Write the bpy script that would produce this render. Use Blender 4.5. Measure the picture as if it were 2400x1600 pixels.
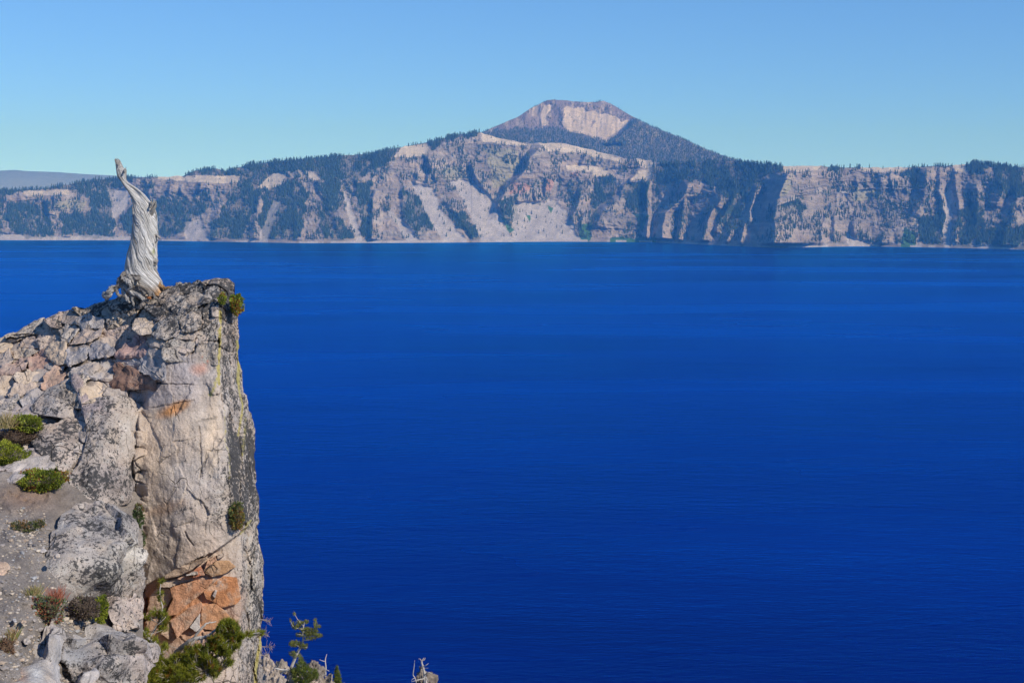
import bpy, math, random
import numpy as np
from mathutils import Vector

random.seed(7)
RNG = np.random.default_rng(11)
SC = bpy.context.scene
for o in list(bpy.data.objects):
    bpy.data.objects.remove(o)

# ------------------------------------------------------------------ camera
F = 3333.0                       # focal length in pixels of the 2400 px wide photograph
HOR = 428.0                      # row of the true horizon
PITCH = math.atan((800.0 - HOR) / F)
cam_d = bpy.data.cameras.new('camera')
cam_d.sensor_width = 36.0
cam_d.lens = 36.0 * F / 2400.0
cam_d.clip_start = 0.1
cam_d.clip_end = 80000.0
cam = bpy.data.objects.new('camera', cam_d)
SC.collection.objects.link(cam)
cam.location = (0, 0, 0)
cam.rotation_euler = (math.radians(90) - PITCH, 0, 0)
SC.camera = cam

# ------------------------------------------------------------------ light
SKY_LIFT = 0.108
SUN_AZ, SUN_EL = 128.0, 36.0     # degrees clockwise from +Y; the sun stands behind the camera on the right
world = bpy.data.worlds.new('World')
SC.world = world
world.use_nodes = True
nt = world.node_tree
nt.nodes.clear()
sky = nt.nodes.new('ShaderNodeTexSky')
sky.sky_type = 'NISHITA'
sky.sun_disc = False
sky.sun_elevation = math.radians(SUN_EL)
sky.sun_rotation = math.radians(SUN_AZ)
sky.altitude = 2200.0
sky.air_density = 1.3
sky.dust_density = 0.0
sky.ozone_density = 6.0
tcw = nt.nodes.new('ShaderNodeTexCoord')
lift = nt.nodes.new('ShaderNodeVectorMath'); lift.operation = 'ADD'
lift.inputs[1].default_value = (0.0, 0.0, SKY_LIFT)
nrmv = nt.nodes.new('ShaderNodeVectorMath'); nrmv.operation = 'NORMALIZE'
nt.links.new(tcw.outputs['Generated'], lift.inputs[0])
nt.links.new(lift.outputs[0], nrmv.inputs[0])
nt.links.new(nrmv.outputs[0], sky.inputs['Vector'])
bg = nt.nodes.new('ShaderNodeBackground')
bg.inputs['Strength'].default_value = 0.15
wo = nt.nodes.new('ShaderNodeOutputWorld')
hsv = nt.nodes.new('ShaderNodeHueSaturation')
hsv.inputs['Hue'].default_value = 0.506
hsv.inputs['Saturation'].default_value = 1.14
nt.links.new(sky.outputs[0], hsv.inputs['Color'])
nt.links.new(hsv.outputs[0], bg.inputs[0])
nt.links.new(bg.outputs[0], wo.inputs[0])

a, e = math.radians(SUN_AZ), math.radians(SUN_EL)
sun_dir = Vector((math.sin(a) * math.cos(e), math.cos(a) * math.cos(e), math.sin(e)))
sun_d = bpy.data.lights.new('sun', 'SUN')
sun_d.energy = 4.3
sun_d.angle = math.radians(0.53)
sun_d.color = (1.0, 0.945, 0.86)
sun = bpy.data.objects.new('sun', sun_d)
SC.collection.objects.link(sun)
sun.rotation_euler = sun_dir.to_track_quat('Z', 'Y').to_euler()

SC.view_settings.view_transform = 'Standard'
SC.view_settings.look = 'None'
SC.view_settings.exposure = 0.15
SC.view_settings.gamma = 1.0
SC.render.engine = 'CYCLES'
SC.cycles.max_bounces = 6
SC.cycles.volume_bounces = 0
SC.cycles.use_denoising = True

# ------------------------------------------------------------------ helpers
LAKE_Z = -300.0
CP, SP = math.cos(PITCH), math.sin(PITCH)


def P(px, py, Y):
    """World point at distance Y (metres north of the camera) on the line of sight through a photo point."""
    px, py, Y = np.broadcast_arrays(np.asarray(px, float), np.asarray(py, float), np.asarray(Y, float))
    aa = (px - 1200.0) / F
    bb = (800.0 - py) / F
    dy = CP + bb * SP
    dz = -SP + bb * CP
    return np.stack([aa / dy * Y, Y, dz / dy * Y], -1)


def Pv(px, py, Y):
    return Vector(P(px, py, Y).tolist())


def hash3(i, j, k, seed):
    h = (i * 374761393 + j * 668265263 + k * 2147483647 + seed * 974634777) & 0xFFFFFFFF
    h = ((h ^ (h >> 13)) * 1274126177) & 0xFFFFFFFF
    h = ((h ^ (h >> 16)) * 2246822519) & 0xFFFFFFFF
    return ((h ^ (h >> 15)) & 0xFFFFFF) / float(0xFFFFFF)


def vnoise(x, y, z, seed=0):
    x, y, z = np.broadcast_arrays(x, y, z)
    xi = np.floor(x).astype(np.int64); yi = np.floor(y).astype(np.int64); zi = np.floor(z).astype(np.int64)
    fx = x - xi; fy = y - yi; fz = z - zi
    fx = fx * fx * fx * (fx * (fx * 6 - 15) + 10)
    fy = fy * fy * fy * (fy * (fy * 6 - 15) + 10)
    fz = fz * fz * fz * (fz * (fz * 6 - 15) + 10)
    r = 0.0
    for dx in (0, 1):
        wx = fx if dx else 1 - fx
        for dy in (0, 1):
            wy = fy if dy else 1 - fy
            for dz in (0, 1):
                wz = fz if dz else 1 - fz
                r = r + wx * wy * wz * hash3(xi + dx, yi + dy, zi + dz, seed)
    return r * 2 - 1


def fbm(x, y, z, oct=4, seed=0, gain=0.5, lac=2.03):
    r = 0.0; amp = 1.0; tot = 0.0; f = 1.0
    for o in range(oct):
        r = r + amp * vnoise(x * f, y * f, z * f, seed + o * 17)
        tot += amp; amp *= gain; f *= lac
    return r / tot


def ridged(x, y, z, oct=4, seed=0, gain=0.55):
    r = 0.0; amp = 1.0; tot = 0.0; f = 1.0
    for o in range(oct):
        r = r + amp * (1 - 2 * np.abs(vnoise(x * f, y * f, z * f, seed + o * 13)))
        tot += amp; amp *= gain; f *= 2.1
    return r / tot


def cells(x, y, seed=0):
    """2D Worley: F1, F2, id random (3 values), vector to cell centre."""
    xi = np.floor(x).astype(np.int64); yi = np.floor(y).astype(np.int64)
    F1 = np.full(x.shape, 9.0); F2 = np.full(x.shape, 9.0)
    cx = np.zeros(x.shape); cy = np.zeros(x.shape); ci = np.zeros(x.shape, np.int64); cj = np.zeros(x.shape, np.int64)
    for dx in (-1, 0, 1):
        for dy in (-1, 0, 1):
            ii = xi + dx; jj = yi + dy
            sx = ii + 0.1 + 0.8 * hash3(ii, jj, 1, seed); sy = jj + 0.1 + 0.8 * hash3(ii, jj, 2, seed)
            d = np.hypot(x - sx, y - sy)
            near = d < F1
            F2 = np.where(near, F1, np.minimum(F2, d))
            F1 = np.where(near, d, F1)
            cx = np.where(near, sx, cx); cy = np.where(near, sy, cy)
            ci = np.where(near, ii, ci); cj = np.where(near, jj, cj)
    r = [hash3(ci, cj, 5 + q, seed) for q in range(3)]
    return F1, F2, r, x - cx, y - cy


def trinoise(x, y, seed=0):
    """continuous noise made of flat triangles with sharp creases (broken rock)"""
    x, y = np.broadcast_arrays(np.asarray(x, float), np.asarray(y, float))
    u = x - y * 0.5774; w = y * 1.1547
    ui = np.floor(u).astype(np.int64); wi = np.floor(w).astype(np.int64)
    fu = u - ui; fw = w - wi
    up = fu + fw > 1
    a = np.where(up, hash3(ui + 1, wi + 1, 0, seed), hash3(ui, wi, 0, seed))
    b = hash3(ui + 1, wi, 0, seed); c = hash3(ui, wi + 1, 0, seed)
    lo = a + (b - a) * fu + (c - a) * fw
    hi = a + (c - a) * (1 - fu) + (b - a) * (1 - fw)
    return np.where(up, hi, lo) * 2 - 1


def inpoly(px, py, poly):
    r = np.zeros(px.shape, bool)
    n = len(poly)
    for i in range(n):
        x1, y1 = poly[i]; x2, y2 = poly[(i + 1) % n]
        if y1 == y2:
            continue
        c = ((y1 > py) != (y2 > py)) & (px < (x2 - x1) * (py - y1) / (y2 - y1) + x1)
        r ^= c
    return r


def inpolys(px, py, polys):
    r = np.zeros(px.shape, bool)
    for p in polys:
        r |= inpoly(px, py, p)
    return r


def seg_dist(px, py, line):
    d = np.full(px.shape, 1e9)
    for (x1, y1), (x2, y2) in zip(line[:-1], line[1:]):
        L = max((x2 - x1) ** 2 + (y2 - y1) ** 2, 1e-6)
        t = np.clip(((px - x1) * (x2 - x1) + (py - y1) * (y2 - y1)) / L, 0, 1)
        d = np.minimum(d, np.hypot(px - x1 - t * (x2 - x1), py - y1 - t * (y2 - y1)))
    return d


def sstep(a, b, x):
    t = np.clip((x - a) / (b - a), 0, 1)
    return t * t * (3 - 2 * t)


def interp(x, pts):
    return np.interp(x, [p[0] for p in pts], [p[1] for p in pts])


class RBF:
    def __init__(self, pts):
        pts = np.asarray(pts, float)
        self.c = pts[:, :2] / 100.0
        n = len(pts)
        A = np.zeros((n + 3, n + 3))
        A[:n, :n] = self.k(self.c, self.c) + np.eye(n) * 0.02
        A[:n, n] = 1; A[:n, n + 1:] = self.c
        A[n:, :n] = A[:n, n:].T
        self.w = np.linalg.solve(A, np.concatenate([pts[:, 2], np.zeros(3)]))

    @staticmethod
    def k(a, b):
        r = np.sqrt(((a[:, None, :] - b[None, :, :]) ** 2).sum(-1)) + 1e-9
        return r ** 2 * np.log(r)

    def __call__(self, px, py):
        px, py = np.broadcast_arrays(np.asarray(px, float), np.asarray(py, float))
        q = np.stack([px.ravel(), py.ravel()], -1) / 100.0
        out = np.empty(len(q)); n = len(self.c)
        for s in range(0, len(q), 40000):
            b = q[s:s + 40000]
            out[s:s + 40000] = self.k(b, self.c) @ self.w[:n] + self.w[n] + b @ self.w[n + 1:]
        return out.reshape(px.shape)


def make_mesh(name, V, faces, cols=None, smooth=True):
    """faces: list of int arrays (M,3) / (M,4). cols: dict name -> (N,3|4)."""
    V = np.asarray(V, np.float32).reshape(-1, 3)
    me = bpy.data.meshes.new(name)
    faces = [np.asarray(f, np.int32) for f in faces if len(f)]
    me.vertices.add(len(V)); me.vertices.foreach_set('co', V.ravel())
    nl = sum(f.size for f in faces); npoly = sum(len(f) for f in faces)
    me.loops.add(nl); me.polygons.add(npoly)
    me.loops.foreach_set('vertex_index', np.concatenate([f.ravel() for f in faces]))
    st = []; s = 0
    for f in faces:
        st.append(s + np.arange(len(f)) * f.shape[1]); s += f.size
    me.polygons.foreach_set('loop_start', np.concatenate(st).astype(np.int32))
    me.update(calc_edges=True)
    me.polygons.foreach_set('use_smooth', np.full(npoly, smooth, bool))
    if cols:
        for nm, c in cols.items():
            c = np.asarray(c, np.float32)
            if c.shape[1] == 3:
                c = np.concatenate([c, np.ones((len(c), 1), np.float32)], 1)
            at = me.color_attributes.new(nm, 'FLOAT_COLOR', 'POINT')
            at.data.foreach_set('color', c.ravel())
    return me


def obj(name, me, mat=None, parent=None):
    o = bpy.data.objects.new(name, me)
    SC.collection.objects.link(o)
    if mat is not None and me is not None:
        me.materials.append(mat)
    if parent is not None:
        o.parent = parent
    return o


def tag(o, label=None, cat=None, group=None, kind=None):
    if label: o['label'] = label
    if cat: o['category'] = cat
    if group: o['group'] = group
    if kind: o['kind'] = kind
    return o


def thing(name, label, cat, loc=(0, 0, 0), group=None):
    o = bpy.data.objects.new(name, None)
    o.empty_display_size = 0.2
    SC.collection.objects.link(o)
    o.location = loc
    tag(o, label, cat, group)
    return o


def child(name, V, faces, mat, parent, cols=None, smooth=True):
    """mesh given in world coordinates, put under an Empty that only has a location"""
    V = np.asarray(V, float).reshape(-1, 3) - np.array(parent.location)
    return obj(name, make_mesh(name, V, faces, cols, smooth), mat, parent)


def solo(name, V, faces, mat, label, cat, cols=None, smooth=True, group=None):
    """a thing of one mesh, its origin at its base"""
    V = np.asarray(V, float).reshape(-1, 3)
    c = np.array([V[:, 0].mean(), V[:, 1].mean(), V[:, 2].min()])
    o = obj(name, make_mesh(name, V - c, faces, cols, smooth), mat)
    o.location = c.tolist()
    return tag(o, label, cat, group)


def grid_faces(nr, nc, wrap=False, off=0):
    i = np.arange(nr - 1)[:, None]
    j = np.arange(nc if wrap else nc - 1)[None, :]
    j2 = (j + 1) % nc
    f = np.stack([i * nc + j, i * nc + j2, (i + 1) * nc + j2, (i + 1) * nc + j], -1)
    return f.reshape(-1, 4) + off


class Acc:
    """collects geometry with one colour per vertex"""
    def __init__(self):
        self.V = []; self.Q = []; self.T = []; self.C = []; self.n = 0

    def add(self, V, quads=None, tris=None, col=(0.5, 0.5, 0.5)):
        V = np.asarray(V, float).reshape(-1, 3)
        if quads is not None and len(quads): self.Q.append(np.asarray(quads) + self.n)
        if tris is not None and len(tris): self.T.append(np.asarray(tris) + self.n)
        c = np.asarray(col, float)
        if c.ndim == 1: c = np.tile(c, (len(V), 1))
        self.C.append(c); self.V.append(V); self.n += len(V)

    def faces(self):
        r = []
        if self.Q: r.append(np.concatenate(self.Q))
        if self.T: r.append(np.concatenate(self.T))
        return r

    def out(self):
        return np.concatenate(self.V), self.faces(), {'Col': np.concatenate(self.C)}


def tube(pts, radii, sides=8, seed=0, rough=0.0, flat=1.0):
    """closed, tapering, slightly lumpy tube along world points"""
    pts = np.asarray(pts, float); radii = np.asarray(radii, float)
    n = len(pts)
    tan = np.gradient(pts, axis=0)
    tan /= np.linalg.norm(tan, axis=1)[:, None] + 1e-12
    up = np.array([0.13, 0.31, 0.94])
    V = []
    for i in range(n):
        s = np.cross(tan[i], up); s /= np.linalg.norm(s) + 1e-9
        t = np.cross(s, tan[i])
        an = np.linspace(0, 2 * np.pi, sides, endpoint=False)
        rr = radii[i] * (1 + rough * (np.sin(an * 2 + i * 0.35 + seed) * 0.6 + np.sin(an * 5 + i * 0.8 + seed * 2.1) * 0.4))
        V.append(pts[i] + rr[:, None] * (np.cos(an)[:, None] * s + flat * np.sin(an)[:, None] * t))
    V = np.concatenate(V + [pts[:1], pts[-1:]])
    q = grid_faces(n, sides, True)
    j = np.arange(sides)
    t1 = np.stack([np.full(sides, n * sides), (j + 1) % sides, j], -1)
    b = (n - 1) * sides
    t2 = np.stack([np.full(sides, n * sides + 1), b + j, b + (j + 1) % sides], -1)
    return V, q, np.concatenate([t1, t2])


def smooth_path(ctrl, n):
    ctrl = np.asarray(ctrl, float)
    t = np.linspace(0, len(ctrl) - 1, n)
    i = np.clip(np.floor(t).astype(int), 0, len(ctrl) - 2)
    f = (t - i)[:, None]
    p0 = ctrl[np.clip(i - 1, 0, None)]; p1 = ctrl[i]; p2 = ctrl[i + 1]; p3 = ctrl[np.clip(i + 2, None, len(ctrl) - 1)]
    return 0.5 * (2 * p1 + (p2 - p0) * f + (2 * p0 - 5 * p1 + 4 * p2 - p3) * f ** 2 + (3 * p1 - p0 - 3 * p2 + p3) * f ** 3)


# ------------------------------------------------------------------ materials
class NT:
    def __init__(self, name, rough=0.9, spec=0.2):
        self.m = bpy.data.materials.new(name)
        self.m.use_nodes = True
        self.t = self.m.node_tree
        self.b = self.t.nodes['Principled BSDF']
        self.b.inputs['Roughness'].default_value = rough
        self.b.inputs['Specular IOR Level'].default_value = spec

    def n(self, typ, **kw):
        nd = self.t.nodes.new(typ)
        for k, v in kw.items():
            setattr(nd, k, v)
        return nd

    def link(self, a, b):
        self.t.links.new(a, b)

    def attr(self, name):
        return self.n('ShaderNodeAttribute', attribute_name=name)

    def coord(self, scale=(1, 1, 1)):
        tc = self.n('ShaderNodeTexCoord')
        mp = self.n('ShaderNodeMapping')
        mp.inputs['Scale'].default_value = scale
        self.link(tc.outputs['Object'], mp.inputs['Vector'])
        return mp.outputs[0]

    def noise(self, vec, scale, detail=4, rough=0.55):
        nd = self.n('ShaderNodeTexNoise')
        nd.inputs['Scale'].default_value = scale
        nd.inputs['Detail'].default_value = detail
        nd.inputs['Roughness'].default_value = rough
        self.link(vec, nd.inputs['Vector'])
        return nd.outputs[0]

    def ramp(self, fac, a, b, va=0.0, vb=1.0, smooth=False):
        nd = self.n('ShaderNodeMapRange')
        if smooth: nd.interpolation_type = 'SMOOTHSTEP'
        nd.inputs[1].default_value = a; nd.inputs[2].default_value = b
        nd.inputs[3].default_value = va; nd.inputs[4].default_value = vb
        self.link(fac, nd.inputs[0])
        return nd.outputs[0]

    def math(self, op, a, b=None):
        nd = self.n('ShaderNodeMath', operation=op)
        for k, v in ((0, a), (1, b)):
            if v is None: continue
            if isinstance(v, (int, float)): nd.inputs[k].default_value = v
            else: self.link(v, nd.inputs[k])
        return nd.outputs[0]

    def mix(self, fac, a, b, blend='MIX'):
        nd = self.n('ShaderNodeMix', data_type='RGBA', blend_type=blend)
        for k, v in ((0, fac), (6, a), (7, b)):
            if isinstance(v, (int, float)): nd.inputs[k].default_value = v
            elif isinstance(v, tuple): nd.inputs[k].default_value = (*v, 1.0) if len(v) == 3 else v
            else: self.link(v, nd.inputs[k])
        return nd.outputs[2]

    def bump(self, h, strength=0.5, dist=0.02, normal=None):
        nd = self.n('ShaderNodeBump')
        nd.inputs['Strength'].default_value = strength
        nd.inputs['Distance'].default_value = dist
        self.link(h, nd.inputs['Height'])
        if normal is not None: self.link(normal, nd.inputs['Normal'])
        return nd.outputs[0]

    def base(self, c): self.link(c, self.b.inputs['Base Color'])
    def normal(self, c): self.link(c, self.b.inputs['Normal'])


def mat_rock():
    k = NT('weathered_rock', 0.92, 0.15)
    v = k.coord()
    col = k.attr('Col').outputs['Color']
    aux = k.n('ShaderNodeSeparateColor')
    k.link(k.attr('Aux').outputs['Color'], aux.inputs[0])
    lich, yel, coarse = aux.outputs[0], aux.outputs[1], aux.outputs[2]
    n1 = k.noise(v, 5.0, 8, 0.6)
    c = k.mix(1.0, col, k.ramp(n1, 0.28, 0.72, 0.70, 1.26), 'MULTIPLY')
    nh = k.noise(v, 1.7, 5, 0.6)
    c = k.mix(k.ramp(nh, 0.42, 0.72, 0.0, 0.38), c, k.mix(1.0, col, (1.12, 0.93, 0.78), 'MULTIPLY'))
    n2 = k.noise(v, 90.0, 3, 0.6)
    c = k.mix(1.0, c, k.ramp(n2, 0.3, 0.7, 0.76, 1.2), 'MULTIPLY')
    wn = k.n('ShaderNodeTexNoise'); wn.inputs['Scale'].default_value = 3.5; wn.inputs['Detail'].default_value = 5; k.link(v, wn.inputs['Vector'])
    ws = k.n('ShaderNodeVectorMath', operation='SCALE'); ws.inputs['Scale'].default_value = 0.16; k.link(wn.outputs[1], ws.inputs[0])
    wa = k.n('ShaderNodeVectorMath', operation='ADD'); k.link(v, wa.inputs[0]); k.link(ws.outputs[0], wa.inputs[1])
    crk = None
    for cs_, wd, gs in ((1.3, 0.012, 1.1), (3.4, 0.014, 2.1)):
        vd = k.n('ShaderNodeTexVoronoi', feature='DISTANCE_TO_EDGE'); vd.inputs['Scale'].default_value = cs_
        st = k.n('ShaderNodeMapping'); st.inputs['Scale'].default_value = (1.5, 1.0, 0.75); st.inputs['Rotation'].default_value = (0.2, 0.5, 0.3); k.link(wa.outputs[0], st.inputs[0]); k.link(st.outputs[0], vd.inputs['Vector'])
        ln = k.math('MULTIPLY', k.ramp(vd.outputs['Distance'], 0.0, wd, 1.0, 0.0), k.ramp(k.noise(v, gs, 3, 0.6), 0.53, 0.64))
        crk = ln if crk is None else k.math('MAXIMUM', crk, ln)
    c = k.mix(k.math('MULTIPLY', crk, 0.72), c, (0.075, 0.065, 0.058))  # crack shade put into the colour, since bump casts no shadow
    # pale grey lichen crust
    npale = k.noise(v, 14.0, 6, 0.65)
    pale = k.math('MULTIPLY', k.ramp(npale, 0.52, 0.66), k.ramp(lich, 0.1, 0.6, 0.0, 0.55))
    c = k.mix(pale, c, (0.40, 0.39, 0.36))
    # black lichen: clusters of spots
    big = k.noise(v, 4.5, 3, 0.6)
    fine = k.noise(v, 26.0, 6, 0.72)
    s = k.math('ADD', k.math('MULTIPLY', big, 0.55), k.math('MULTIPLY', fine, 0.9))
    s = k.math('ADD', s, k.math('MULTIPLY', lich, 0.42))
    m = k.ramp(s, 0.965, 1.03, 0.0, 0.93, True)
    c = k.mix(m, c, (0.042, 0.042, 0.044))
    for sc_, thr in ((30.0, 0.36), (55.0, 0.40)):
        vo = k.n('ShaderNodeTexVoronoi'); vo.inputs['Scale'].default_value = sc_
        wv = k.n('ShaderNodeVectorMath', operation='ADD')
        nz = k.n('ShaderNodeTexNoise'); nz.inputs['Scale'].default_value = 60.0; k.link(v, nz.inputs['Vector'])
        sc2 = k.n('ShaderNodeVectorMath', operation='SCALE'); sc2.inputs['Scale'].default_value = 0.012; k.link(nz.outputs[1], sc2.inputs[0])
        k.link(v, wv.inputs[0]); k.link(sc2.outputs[0], wv.inputs[1]); k.link(wv.outputs[0], vo.inputs['Vector'])
        sepc = k.n('ShaderNodeSeparateColor'); k.link(vo.outputs['Color'], sepc.inputs[0])
        gate = k.math('ADD', k.math('MULTIPLY', lich, 0.9), k.math('MULTIPLY', k.ramp(k.noise(v, 3.0, 3, 0.6), 0.3, 0.7), 0.75))
        rad = k.math('MULTIPLY', k.math('MULTIPLY', sepc.outputs[0], k.ramp(gate, 0.38, 0.95)), thr)
        dots = k.math('LESS_THAN', vo.outputs['Distance'], rad)
        c = k.mix(k.math('MULTIPLY', dots, 0.85), c, (0.05, 0.05, 0.05))
    # yellow green lichen
    fy = k.noise(v, 34.0, 5, 0.7)
    y = k.ramp(k.math('ADD', fy, k.math('MULTIPLY', yel, 1.3)), 0.70, 0.92, 0.0, 0.9, True)
    c = k.mix(y, c, (0.40, 0.34, 0.12))
    k.base(c)
    h = k.math('ADD', k.math('MULTIPLY', k.noise(v, 9.0, 8, 0.62), 1.0), k.math('MULTIPLY', k.noise(v, 60.0, 4, 0.6), 0.22))
    h = k.math('SUBTRACT', h, k.math('MULTIPLY', crk, 0.9))
    k.normal(k.bump(h, 0.8, 0.05))
    return k.m


def mat_plain(name, rough=0.85, spec=0.25, nscale=20, amount=(0.75, 1.25), bump=0.3, dist=0.01, stretch=(1, 1, 1)):
    k = NT(name, rough, spec)
    v = k.coord(stretch)
    n = k.noise(v, nscale, 6, 0.6)
    k.base(k.mix(1.0, k.attr('Col').outputs['Color'], k.ramp(n, 0.25, 0.75, *amount), 'MULTIPLY'))
    if bump: k.normal(k.bump(n, bump, dist))
    return k.m


def mat_leaf(name, trans=0.25):
    k = NT(name, 0.6, 0.3)
    col = k.attr('Col').outputs['Color']
    k.base(col)
    d = k.n('ShaderNodeBsdfTranslucent')
    k.link(col, d.inputs[0])
    mx = k.n('ShaderNodeMixShader')
    mx.inputs[0].default_value = trans
    k.link(k.b.outputs[0], mx.inputs[1]); k.link(d.outputs[0], mx.inputs[2])
    k.link(mx.outputs[0], k.t.nodes['Material Output'].inputs[0])
    return k.m


def mat_wood():
    k = NT('weathered_wood', 0.85, 0.2)
    g = k.attr('Grain').outputs['Vector']          # (around the trunk following the twist, along it, 0)
    mp = k.n('ShaderNodeMapping'); mp.inputs['Scale'].default_value = (1.0, 1.0, 1.0)
    k.link(g, mp.inputs[0])
    gv = mp.outputs[0]
    n1 = k.noise(gv, 1.0, 7, 0.65)
    n2 = k.noise(gv, 3.2, 5, 0.65)
    c = k.mix(1.0, k.attr('Col').outputs['Color'], k.ramp(n1, 0.34, 0.66, 0.55, 1.3), 'MULTIPLY')
    crack = k.ramp(n2, 0.38, 0.47, 0.25, 1.0)
    c = k.mix(1.0, c, crack, 'MULTIPLY')
    n3 = k.noise(gv, 0.42, 5, 0.6); n4 = k.noise(gv, 0.8, 4, 0.6)
    c = k.mix(1.0, c, k.ramp(n3, 0.3, 0.66, 0.58, 1.18), 'MULTIPLY')
    c = k.mix(1.0, c, k.ramp(n4, 0.355, 0.40, 0.28, 1.0), 'MULTIPLY')
    k.base(c)
    h = k.math('ADD', n1, k.math('MULTIPLY', n2, 0.5))
    k.normal(k.bump(h, 1.0, 0.02))
    return k.m


def mat_wall():
    k = NT('caldera_rock', 0.95, 0.1)
    v = k.coord()
    col = k.attr('Col').outputs['Color']
    n1 = k.noise(v, 0.02, 8, 0.65)
    n2 = k.noise(v, 0.11, 5, 0.65)
    c = k.mix(1.0, col, k.ramp(n1, 0.28, 0.72, 0.74, 1.25), 'MULTIPLY')
    c = k.mix(1.0, c, k.ramp(n2, 0.3, 0.7, 0.8, 1.2), 'MULTIPLY')
    k.base(c)
    k.normal(k.bump(n2, 0.5, 5.0))
    return k.m


def mat_water():
    k = NT('lake_water', 0.18, 0.35)
    k.b.inputs['IOR'].default_value = 1.33
    tc = k.n('ShaderNodeTexCoord')

    def mapped(sx, sy, rot):
        mp = k.n('ShaderNodeMapping')
        mp.inputs['Scale'].default_value = (sx, sy, 1)
        mp.inputs['Rotation'].default_value = (0, 0, math.radians(rot))
        k.link(tc.outputs['Object'], mp.inputs[0])
        return mp.outputs[0]
    patch = k.noise(mapped(0.0011, 0.0024, 14), 1.0, 4, 0.6)
    patch2 = k.noise(mapped(0.0007, 0.0028, -9), 1.0, 3, 0.5)
    col = k.mix(k.ramp(patch, 0.35, 0.68), (0.0001, 0.0003, 0.070), (0.0002, 0.0050, 0.125))
    w1 = k.noise(mapped(0.09, 0.30, 16), 1.0, 4, 0.6)
    w2 = k.noise(mapped(0.030, 0.10, 24), 1.0, 3, 0.55)
    h = k.math('ADD', k.math('MULTIPLY', w1, 1.0), k.math('MULTIPLY', w2, 1.6))
    h = k.math('MULTIPLY', h, k.ramp(k.noise(mapped(0.0022, 0.006, 10), 1.0, 4, 0.6), 0.34, 0.66, 0.35, 1.25))
    nrm = k.bump(h, 0.45, 1.7)
    dif = k.n('ShaderNodeBsdfDiffuse'); k.link(col, dif.inputs[0]); k.link(nrm, dif.inputs['Normal'])
    gl = k.n('ShaderNodeBsdfGlossy'); gl.inputs[0].default_value = (0.005, 0.32, 1.0, 1.0); k.link(nrm, gl.inputs['Normal'])
    k.link(k.ramp(patch2, 0.35, 0.65, 0.18, 0.32), gl.inputs['Roughness'])
    fr = k.n('ShaderNodeFresnel'); fr.inputs[0].default_value = 1.33; k.link(nrm, fr.inputs['Normal'])
    mx = k.n('ShaderNodeMixShader')
    k.link(k.math('MULTIPLY', fr.outputs[0], k.ramp(patch2, 0.3, 0.7, 0.88, 1.0)), mx.inputs[0])
    k.link(dif.outputs[0], mx.inputs[1]); k.link(gl.outputs[0], mx.inputs[2])
    k.link(mx.outputs[0], k.t.nodes['Material Output'].inputs[0])
    k.t.nodes.remove(k.b)
    return k.m


def mat_soil():
    k = NT('volcanic_soil', 0.95, 0.1)
    v = k.coord()
    n1 = k.noise(v, 3.0, 6, 0.6)
    n2 = k.noise(v, 60.0, 4, 0.7)
    c = k.mix(1.0, k.attr('Col').outputs['Color'], k.ramp(n1, 0.3, 0.7, 0.78, 1.22), 'MULTIPLY')
    c = k.mix(1.0, c, k.ramp(n2, 0.3, 0.7, 0.6, 1.35), 'MULTIPLY')
    k.base(c)
    k.normal(k.bump(k.noise(v, 38.0, 5, 0.7), 0.8, 0.025))
    return k.m


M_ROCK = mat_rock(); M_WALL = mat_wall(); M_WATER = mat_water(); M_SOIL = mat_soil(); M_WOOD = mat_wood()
M_BARK = mat_plain('grey_bark', 0.85, 0.2, 40, (0.7, 1.25), 0.4, 0.006)
M_LEAF = mat_leaf('small_leaves', 0.32)
M_NEEDLE = mat_leaf('pine_needles', 0.35)
M_CONIFER = mat_plain('far_conifer', 0.9, 0.1, 0.2, (0.8, 1.2), 0.0)
M_PEBBLE = mat_plain('pebbles', 0.9, 0.2, 60, (0.75, 1.25), 0.3, 0.004)
M_DIRT = mat_plain('plant_litter', 0.95, 0.1, 70, (0.6, 1.4), 0.6, 0.01)

# ------------------------------------------------------------------ the lake
V = np.array([[-16000, -3000, LAKE_Z], [16000, -3000, LAKE_Z], [16000, 12000, LAKE_Z], [-16000, 12000, LAKE_Z]], float)
tag(obj('lake', make_mesh('lake', V, [np.array([[0, 1, 2, 3]])]), M_WATER), kind='structure')

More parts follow.
